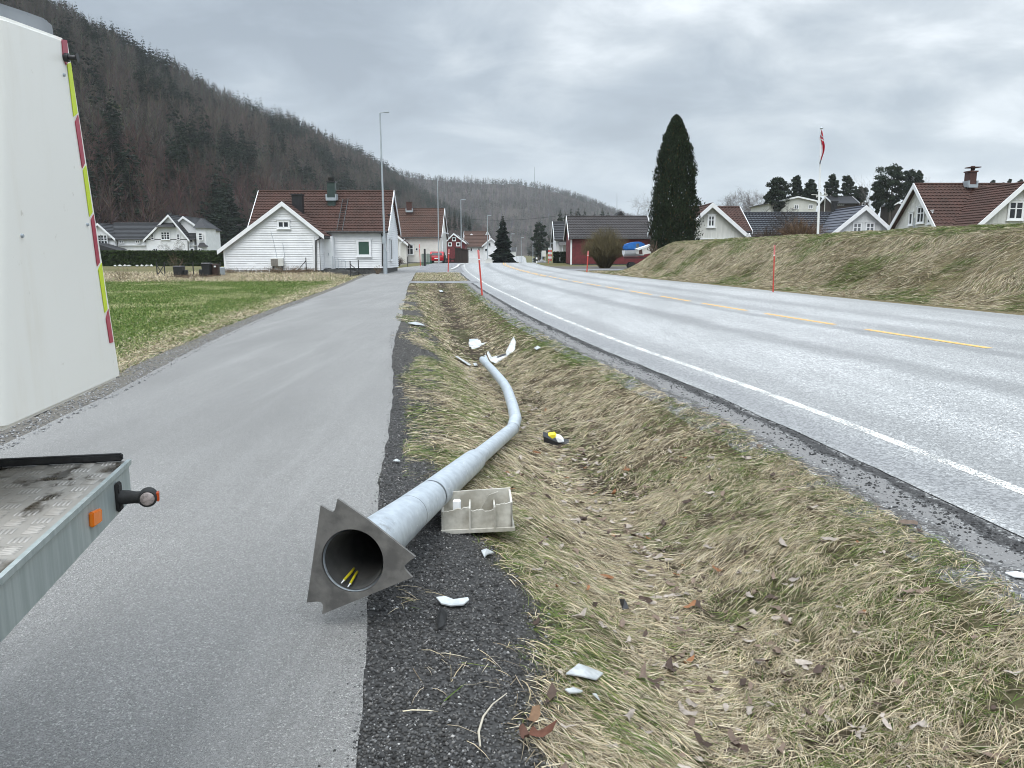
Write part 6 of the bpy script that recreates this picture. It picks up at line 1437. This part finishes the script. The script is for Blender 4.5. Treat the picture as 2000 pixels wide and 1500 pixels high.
def bin_(label, u0, u1, vt, Y, name, mat, taper=.85, lid=True, cat='bin'):
    x0, x1 = X_(u0, Y), X_(u1, Y); g = gp((x0 + x1) / 2, Y); w = x1 - x0; z1 = P(u0, vt, Y).z; root = thing(name, label, cat, g, None); h = z1 - g.z
    def ring(s, z, dy=0): return [(g.x + a * w / 2 * s, Y + c * w / 2 * s + dy, z) for a, c in ((-1, -1), (1, -1), (1, 1), (-1, 1))]
    a, c = ring(taper, g.z + .06), ring(1, z1 - .1 * h); MB().add(a + c, [(0, 1, 2, 3), (7, 6, 5, 4), (0, 1, 5, 4), (1, 2, 6, 5), (2, 3, 7, 6), (3, 0, 4, 7)]).build('body', mat, root, bevel=.02)
    if lid: a, c = ring(1.08, z1 - .1 * h + .003), ring(.9, z1); MB().add(a + c, [(0, 1, 2, 3), (7, 6, 5, 4), (0, 1, 5, 4), (1, 2, 6, 5), (2, 3, 7, 6), (3, 0, 4, 7)]).build('lid', mat, root, bevel=.015)
    if name == 'wheelie_bin':
        for s in (-1, 1): p = Vector((g.x + s * w * .42, Y + w * .42, g.z + .1)); MB().tube([p, p + Vector((s * .06, 0, 0))], .1, 10).build('wheel', M['rubber'], root)
    return root
bin_('dark slatted compost bin right of the fence gate', 341, 358, 519, 52.6, 'compost_bin', M['black'], .95); bin_('low black compost box beside the slatted bin', 359, 366, 527, 52.6, 'compost_box', M['black'], .95)
bin_('large black wheelie bin left of the gable wing', 396, 413, 513, 52.8, 'wheelie_bin', M['black']); bin_('low black box left of the large wheelie bin', 389, 396, 526, 52.6, 'compost_box', M['black'], .95)
bb_ = bin_('brown black wheelie bin with a small white label next to the gable wing', 415, 427, 515, 53, 'wheelie_bin', pmat('brown_bin', (.04, .02, .015), (.03, .016, .012)))
bin_('grey metal barrel at the left corner of the gable wing', 430, 438, 522, 54, 'barrel', M['galvfar'], .98)
lp = P(419.5, 520.5, 52.75); MB().bb(lp.x - .07, lp.x + .07, 52.74, 52.77, lp.z - .05, lp.z + .05).build('label_sticker', M['trim'], bb_)
bin_('dark green wheelie bin right of the red car', 864.5, 871, 498, 98, 'wheelie_bin', pmat('green_bin', (.012, .025, .022), (.01, .02, .02)))
def green_fence():
    Y = 81; root = thing('panel_fence', 'short dark green panel fence at the driveway beside the red car', 'fence', gp(X_(833, Y), Y))
    for k in range(4):
        Yk = Y + k * 3.3; x0, x1 = X_(823.5 + k * 5, Yk), X_(828.2 + k * 5, Yk); z = float(hz(x0, Yk)); m = MB(); n = 5
        for j in range(n): a = x0 + (x1 - x0) * j / n; m.bb(a + .01, a + (x1 - x0) / n - .01, Yk, Yk + .05, z - .3, P(830, 496, Yk).z + .05 * (j % 2))
        m.build('panel', M['greenfence'], root)
    MB().tube([gp(X_(830, Y), Y), gp(X_(830, Y), Y, 1.75)], .1, 8).build('post', M['gutter'], root)
green_fence()
def shed():
    Y = 108; x0, x1 = X_(889, Y), X_(913.5, Y); g = gp((x0 + x1) / 2, Y); root = thing('shed', 'dark brown flat roofed shed of vertical boards by the road crest', 'shed', g)
    z0 = P(890, 485, Y).z; z1 = P(913, 488.5, Y).z; m = MB(); n = 16
    for k in range(n):
        a, c = x0 + (x1 - x0) * k / n, x0 + (x1 - x0) * (k + .9) / n; m.bb(a, c, Y + .02 * (k % 2), Y + 2.5, g.z - .5, z0 + (z1 - z0) * k / n)
    m.build('wall', M['darkwood'], root); MB().prism([(x0 - .15, Y - .15, z0 + .02), (x1 + .15, Y - .15, z1 + .02), (x1 + .15, Y - .15, z1 + .14), (x0 - .15, Y - .15, z0 + .14)], (0, 3, 0)).build('roof', M['darkwood'], root)
    m = MB(); 
    for z in (.35, .75): m.bar((X_(872, Y), Y + .3, g.z + z), (x0 - .05, Y + .3, g.z + z), .18)
    root2 = thing('low_fence', 'low dark rail fence left of the brown shed', 'fence', gp(X_(880, Y), Y + .3)); m.build('rail', M['darkwood'], root2)
    [MB().bb(X_(u, Y) - .06, X_(u, Y) + .06, Y + .36, Y + .46, g.z - .3, g.z + .9).build('post', M['darkwood'], root2) for u in (872, 880, 887)]
    Y = 125; rt = thing('white_rail', 'low white rail on the lawn before the white far house', 'fence', gp(X_(925, Y), Y)); g = gp(X_(925, Y), Y)
    z = P(925, 503, Y).z; MB().bar((X_(914, Y), Y, z), (X_(942, Y), Y, z), .1).build('rail', M['trim'], rt); MB().bb(X_(915, Y), X_(915, Y) + .1, Y + .06, Y + .16, g.z - .2, z).bb(X_(941, Y), X_(941, Y) + .1, Y + .06, Y + .16, g.z - .2, z).build('rail_leg', M['trim'], rt)
    # letter box stand, notice board, rubble
    Y = 101; x = X_(955, Y); g = gp(x, Y); rt = thing('letterbox_stand', 'little pale gabled letterbox stand at the road crest', 'letterbox', g)
    z = P(955, 507, Y).z; MB().prism([(x - .45, Y, g.z), (x + .45, Y, g.z), (x + .45, Y, z - .12), (x, Y, z + .1), (x - .45, Y, z - .12)], (0, .6, 0)).build('box', M['cream'], rt); MB().prism([(x - .6, Y - .06, z - .17), (x, Y - .06, z + .13), (x + .6, Y - .06, z - .17), (x + .6, Y - .06, z - .12), (x, Y - .06, z + .2), (x - .6, Y - .06, z - .12)], (0, .7, 0)).build('roof', M['greywall'], rt)
    Y = 128; a, c = P(1058, 501, Y), P(1066.5, 489.5, Y); rt = thing('notice_board', 'plain pale grey notice board on two posts beyond the right side of the crest', 'sign', gp(a.x, Y))
    MB().bb(a.x, c.x, Y, Y + .08, a.z, c.z).build('board', M['greywall'], rt)
    for x in (a.x + .1, c.x - .1): MB().tube([gp(x, Y + .14), Vector((x, Y + .14, c.z))], .04, 6).build('post', M['galvfar'], rt)
    for i, (u, s) in enumerate(((1052, .55), (1057, .7), (1063, .5))):
        p = gp(X_(u, 108), 108); V, Fs, C = rocks(np.zeros(1), np.zeros(1), np.array([s]), np.array([[.2, .2, .2]])); V = V - V.mean(0) + np.array(p) + np.array([0, 0, s * .3])
        tag(nmesh('boulder', V, [Fs], M['stone'], attrs={'col': C}, loc=p), 'grey boulder in the small heap right of the road crest', 'boulder', 'boulders by the crest')
    x = X_(1048, 104); p = gp(x, 104); rt = thing('marker_post', 'short white and black marker post at the right road edge on the crest', 'post', p); MB().bb(x - .1, x + .1, 104, 104.08, p.z, p.z + .75).build('post', M['trim'], rt); MB().bb(x - .102, x + .102, 103.99, 104.082, p.z + .3, p.z + .5).build('band', M['black'], rt)
    x = X_(1074, 102); p = gp(x, 102); rt = thing('barrier_sign', 'red and white barrier post by the clipped evergreens', 'barrier', p)
    for k in range(6): MB().bb(x - .22, x + .22, 102, 102.06, p.z + .25 + .28 * k, p.z + .53 + .28 * k - .004).build('stripe', M['trim'] if k % 2 else M['pole_red'], rt)
    MB().tube([p, p + Vector((0, 0, 2.1))], .05, 6).build('post', M['galvfar'], rt)
shed()
def kerb():
    pts = [G(u, v) for u, v in ((881, 528.5), (889, 525), (894, 522), (895, 519.5), (899, 517.5), (908, 516))]
    m = MB(); 
    for a, c in zip(pts[:-1], pts[1:]): m.bar(a + Vector((0, 0, .05)), c + Vector((0, 0, .05)), .22, .16)
    tag(m.build('kerb', pmat('kerb_stone', (.55, .55, .53), (.45, .45, .43)), loc=pts[0]), kind='structure')
kerb()
def car():
    Y = 97.6; c = gp(X_(853, Y), Y); root = thing('parked_car', 'red car parked between the green fence and the dark green bin', 'car', c); w = 1.72; x0, x1 = c.x - w / 2, c.x + w / 2
    L = 3.9; pr = [(0, .28), (-.05, .55), (.02, .95), (.35, 1.38), (.7, 1.46), (1.7, 1.42), (2.5, .98), (3.5, .82), (L, .6), (L, .25)]
    b = MB().prism([(x0, Y + y, c.z + z) for y, z in pr], (w, 0, 0)).build('body', M['redcar'], root, bevel=.06, seg=3, smooth=True)
    MB().prism([(x0 + .18, Y + .055 - .055, c.z + 1.0), (x1 - .18, Y + .055 - .055, c.z + 1.0), (x1 - .28, Y + .32 - .055, c.z + 1.34), (x0 + .28, Y + .32 - .055, c.z + 1.34)], (0, .02, 0)).build('rear_window', M['glass'], root)
    for s, x in ((-1, x0), (1, x1)): MB().prism([(x + s * .004, Y + y, c.z + z) for y, z in ((.35, 1.0), (.55, 1.36), (1.65, 1.34), (2.25, 1.0))], (s * .006, 0, 0)).build('side_window', M['glass'], root)
    for s in (0, 1): a = x0 + .06 if s == 0 else x1 - .26; MB().bb(a, a + .2, Y - .075, Y - .04, c.z + .72, c.z + .95).build('tail_light', M['pole_red'], root)
    MB().bb(c.x - .26, c.x + .26, Y - .08, Y - .06, c.z + .55, c.z + .66).build('number_plate', M['trim'], root); MB().bb(x0 + .03, x1 - .03, Y - .06, Y + .1, c.z + .24, c.z + .34).build('bumper', M['gutter'], root)
    for y in (.7, 3.1):
        for s, x in ((-1, x0), (1, x1)):
            p = Vector((x + s * .01, Y + y, c.z + .3)); wl = MB().tube([p, p - Vector((s * .2, 0, 0))], .3, 18).build('wheel', M['rubber'], root); MB().tube([p + Vector((s * .008, 0, 0)), p], .18, 12).build('rim', M['galvfar'], wl)
car()
def boat():
    Y = 66.0; c = gp(X_(1240, Y), Y); root = thing('covered_boat', 'white boat under a bright blue tarpaulin parked beside the bare bush', 'boat', c)
    x0, x1 = P(1221, 490, Y).x, P(1262, 490, Y).x; zt = P(1240, 489, Y).z; zb = P(1240, 501, Y).z
    def sec(t): # length coordinate x from stern to bow
        x = x0 + (x1 - x0) * t; hw = .95 * math.sin(math.pi * (.5 + .5 * min(1, max(0, (t - .35) / .65)))) ** .6 if t < .99 else .03
        return x, max(.04, hw), zt + .12 * t * t, zb + .35 * max(0, t - .6) ** 1.5
    V, Fq = [], []; n = 12
    for i in range(n + 1):
        x, hw, t_, b_ = sec(i / n); V += [(x, Y + 1 - hw, t_), (x, Y + 1 - hw * .85, (t_ + b_) / 2), (x, Y + 1, b_), (x, Y + 1 + hw * .85, (t_ + b_) / 2), (x, Y + 1 + hw, t_)]
    for i in range(n): Fq += [(i * 5 + k, i * 5 + k + 1, i * 5 + 6 + k, i * 5 + 5 + k) for k in range(4)]
    MB().add(V, Fq + [(0, 1, 2, 3, 4)]).build('hull', M['white'], root)
    tp = [P(u, v, Y) for u, v in ((1222, 489), (1222, 478), (1232, 474), (1246, 471.5), (1256, 473), (1263, 479), (1262, 489))]
    blue = pmat('blue_tarpaulin', (.02, .16, .48), (.015, .12, .38), 4, .5, .3, 8)
    MB().prism([p + Vector((0, .15, 0)) for p in tp], (0, 1.7, 0)).build('tarpaulin', blue, root, bevel=.1)
    MB().prism([P(u, v, Y) + Vector((0, .14, 0)) for u, v in ((1243, 476), (1249, 475.5), (1249, 484), (1243, 484))], (0, -.01, 0)).build('window', M['glasspale'], root)
    tr = thing('boat_trailer', 'dark boat trailer carrying the covered boat', 'trailer', c); m = MB()
    m.bar((x0 + .1, Y + .6, zb - .12), (x1 + .3, Y + .6, zb - .12), .1).bar((x0 + .1, Y + 1.4, zb - .12), (x1 + .3, Y + 1.4, zb - .12), .1).build('frame', M['gutter'], tr)
    for y in (.3, 1.6): p = Vector(((x0 + x1) / 2 - .2, Y + y, c.z + .3)); MB().tube([p, p + Vector((0, .18, 0))], .3, 16).build('wheel', M['rubber'], tr)
    Y = 63.0; rt = thing('upturned_trailer', 'pale tilted trailer box at the end of the bank beside the boat', 'trailer', gp(X_(1262, Y), Y))
    MB().prism([P(u, v, Y) for u, v in ((1246, 487), (1270, 479), (1274, 480), (1274, 494), (1252, 498), (1247, 496))], (0, 1.2, 0)).build('box', M['cream'], rt); MB().prism([P(u, v, Y - .05) for u, v in ((1244, 486), (1271, 477), (1273, 480), (1247, 489))], (0, 1.3, 0)).build('rim', M['trim'], rt)
    MB().prism([P(u, v, Y - .03) for u, v in ((1248, 489), (1254, 487), (1255, 496), (1248, 496))], (0, .02, 0)).build('side_panel', M['brick'], rt)
boat()
def flag():
    Y = 47.0; b = gp(P(1598, 462, Y).x, Y); t = P(1604, 252, Y); root = thing('flagpole', 'tall white flagpole standing on the right grass bank', 'flagpole', b)
    MB().tube([b - Vector((0, 0, .3)), b.lerp(t, .5), t], [.075, .06, .035], 10).build('pole', M['trim'], root, smooth=True); MB().tube([t, t + Vector((0, 0, .05)), t + Vector((0, 0, .13))], [.07, .09, .03], 10).build('finial', M['galvfar'], root)
    k = 1 / 5.405; Lf = [(1482, 78), (1478, 100), (1474, 125), (1462, 165), (1470, 190), (1480, 205), (1488, 240), (1491, 290), (1488, 335), (1474, 375), (1465, 405), (1460, 430)]
    Rt = [(1490, 78), (1495, 100), (1502, 140), (1502, 155), (1508, 190), (1515, 215), (1520, 245), (1516, 290), (1505, 330), (1490, 372), (1480, 405), (1474, 444)]
    red, wh, bl = (.52, .025, .05), (.75, .75, .76), (.015, .02, .10); V, Q, C = [], [], []
    rows = 44; cols = 9
    for i in range(rows + 1):
        f = i / rows * (len(Lf) - 1); j = min(int(f), len(Lf) - 2); g = f - j
        l = (Lf[j][0] + (Lf[j + 1][0] - Lf[j][0]) * g, Lf[j][1] + (Lf[j + 1][1] - Lf[j][1]) * g); r = (Rt[j][0] + (Rt[j + 1][0] - Rt[j][0]) * g, Rt[j][1] + (Rt[j + 1][1] - Rt[j][1]) * g)
        for c in range(cols + 1):
            s = c / cols; V.append(P(1330 + k * (l[0] + (r[0] - l[0]) * s), 240 + k * (l[1] + (r[1] - l[1]) * s), Y - .08 - .16 * math.sin(s * 9 + i * .21) * (.4 + .6 * i / rows)))
            h = i / rows; d = h - s * .10
            col = red
            if .13 < d < .17 or .25 < d < .29: col = wh
            elif .17 <= d <= .19: col = bl
            if d > .30 and s < .18: col = wh
            if d > .80: col = bl if s > .25 else wh
            if d > .93: col = red if s > .6 else bl
            C.append(col)
    for i in range(rows):
        for c in range(cols): a = i * (cols + 1) + c; Q.append((a, a + 1, a + cols + 2, a + cols + 1))
    o = nmesh('flag', np.array([tuple(v) for v in V]), [np.array(Q)], M['leaf'], attrs={'col': np.array(C)}, smooth=True, loc=V[0]); tag(o, 'limp red flag with white and blue cross hanging folded on the flagpole', 'flag')
    Y = 140; b = P(1612, 412, Y); rt = thing('aerial_mast', 'pale rooftop aerial behind the flagpole beside the pale low house', 'antenna', b); m = MB(); m.tube([b - Vector((0, 0, 4)), P(1612, 368, Y)], .06, 6); m.bar(P(1585, 380, Y), P(1616, 382, Y), .18, .12); m.bar(P(1594, 385, Y), P(1605, 378, Y), .2, .2); m.bar(P(1609, 376, Y), P(1616, 380, Y), .14, .1); m.build('mast', M['greywall'], rt)
flag()
def masts():
    for u, vt, vb, Y, lab in ((1044, 326, 362, 1440, 'thin radio mast on the ridge of the far hill'), (1205, 378, 412, 1520, 'thin mast at the right end of the far hill ridge')):
        b = P(u, vb, Y); rt = thing('radio_mast', lab, 'mast', b); MB().tube([b, P(u, vt, Y)], [.7, .4], 6).build('mast', M['galvfar'], rt)
    a, c = P(870, 424, 210), P(1125, 417, 190); pts = []
    for i in range(17): f = i / 16; p = a.lerp(c, f); p.z -= 1.2 * math.sin(math.pi * f); pts.append(p)
    rt = thing('power_line', 'dark overhead power line crossing the valley behind the large spruce', 'power line', gp(a.x, a.y)); MB().tube(pts, .05, 4).build('cable', M['gutter'], rt)
    for p in (a, c): MB().tube([gp(p.x, p.y), p + Vector((0, 0, .5))], [.16, .11], 8).build('pole', M['bark'], rt)
masts()

# ------------------------------------------------------------------ air
def haze():
    m = bpy.data.materials.new('haze'); m.use_nodes = True; nt = m.node_tree; nt.nodes.clear(); o = nt.nodes.new('ShaderNodeOutputMaterial'); v = nt.nodes.new('ShaderNodeVolumePrincipled')
    v.inputs['Color'].default_value = (.90, .93, .97, 1); v.inputs['Density'].default_value = .00014; v.inputs['Anisotropy'].default_value = 0; nt.links.new(v.outputs[0], o.inputs['Volume'])
    tag(MB().bb(-2100, 2100, -150, 4700, -12, 420).build('haze', m), kind='stuff')
haze()
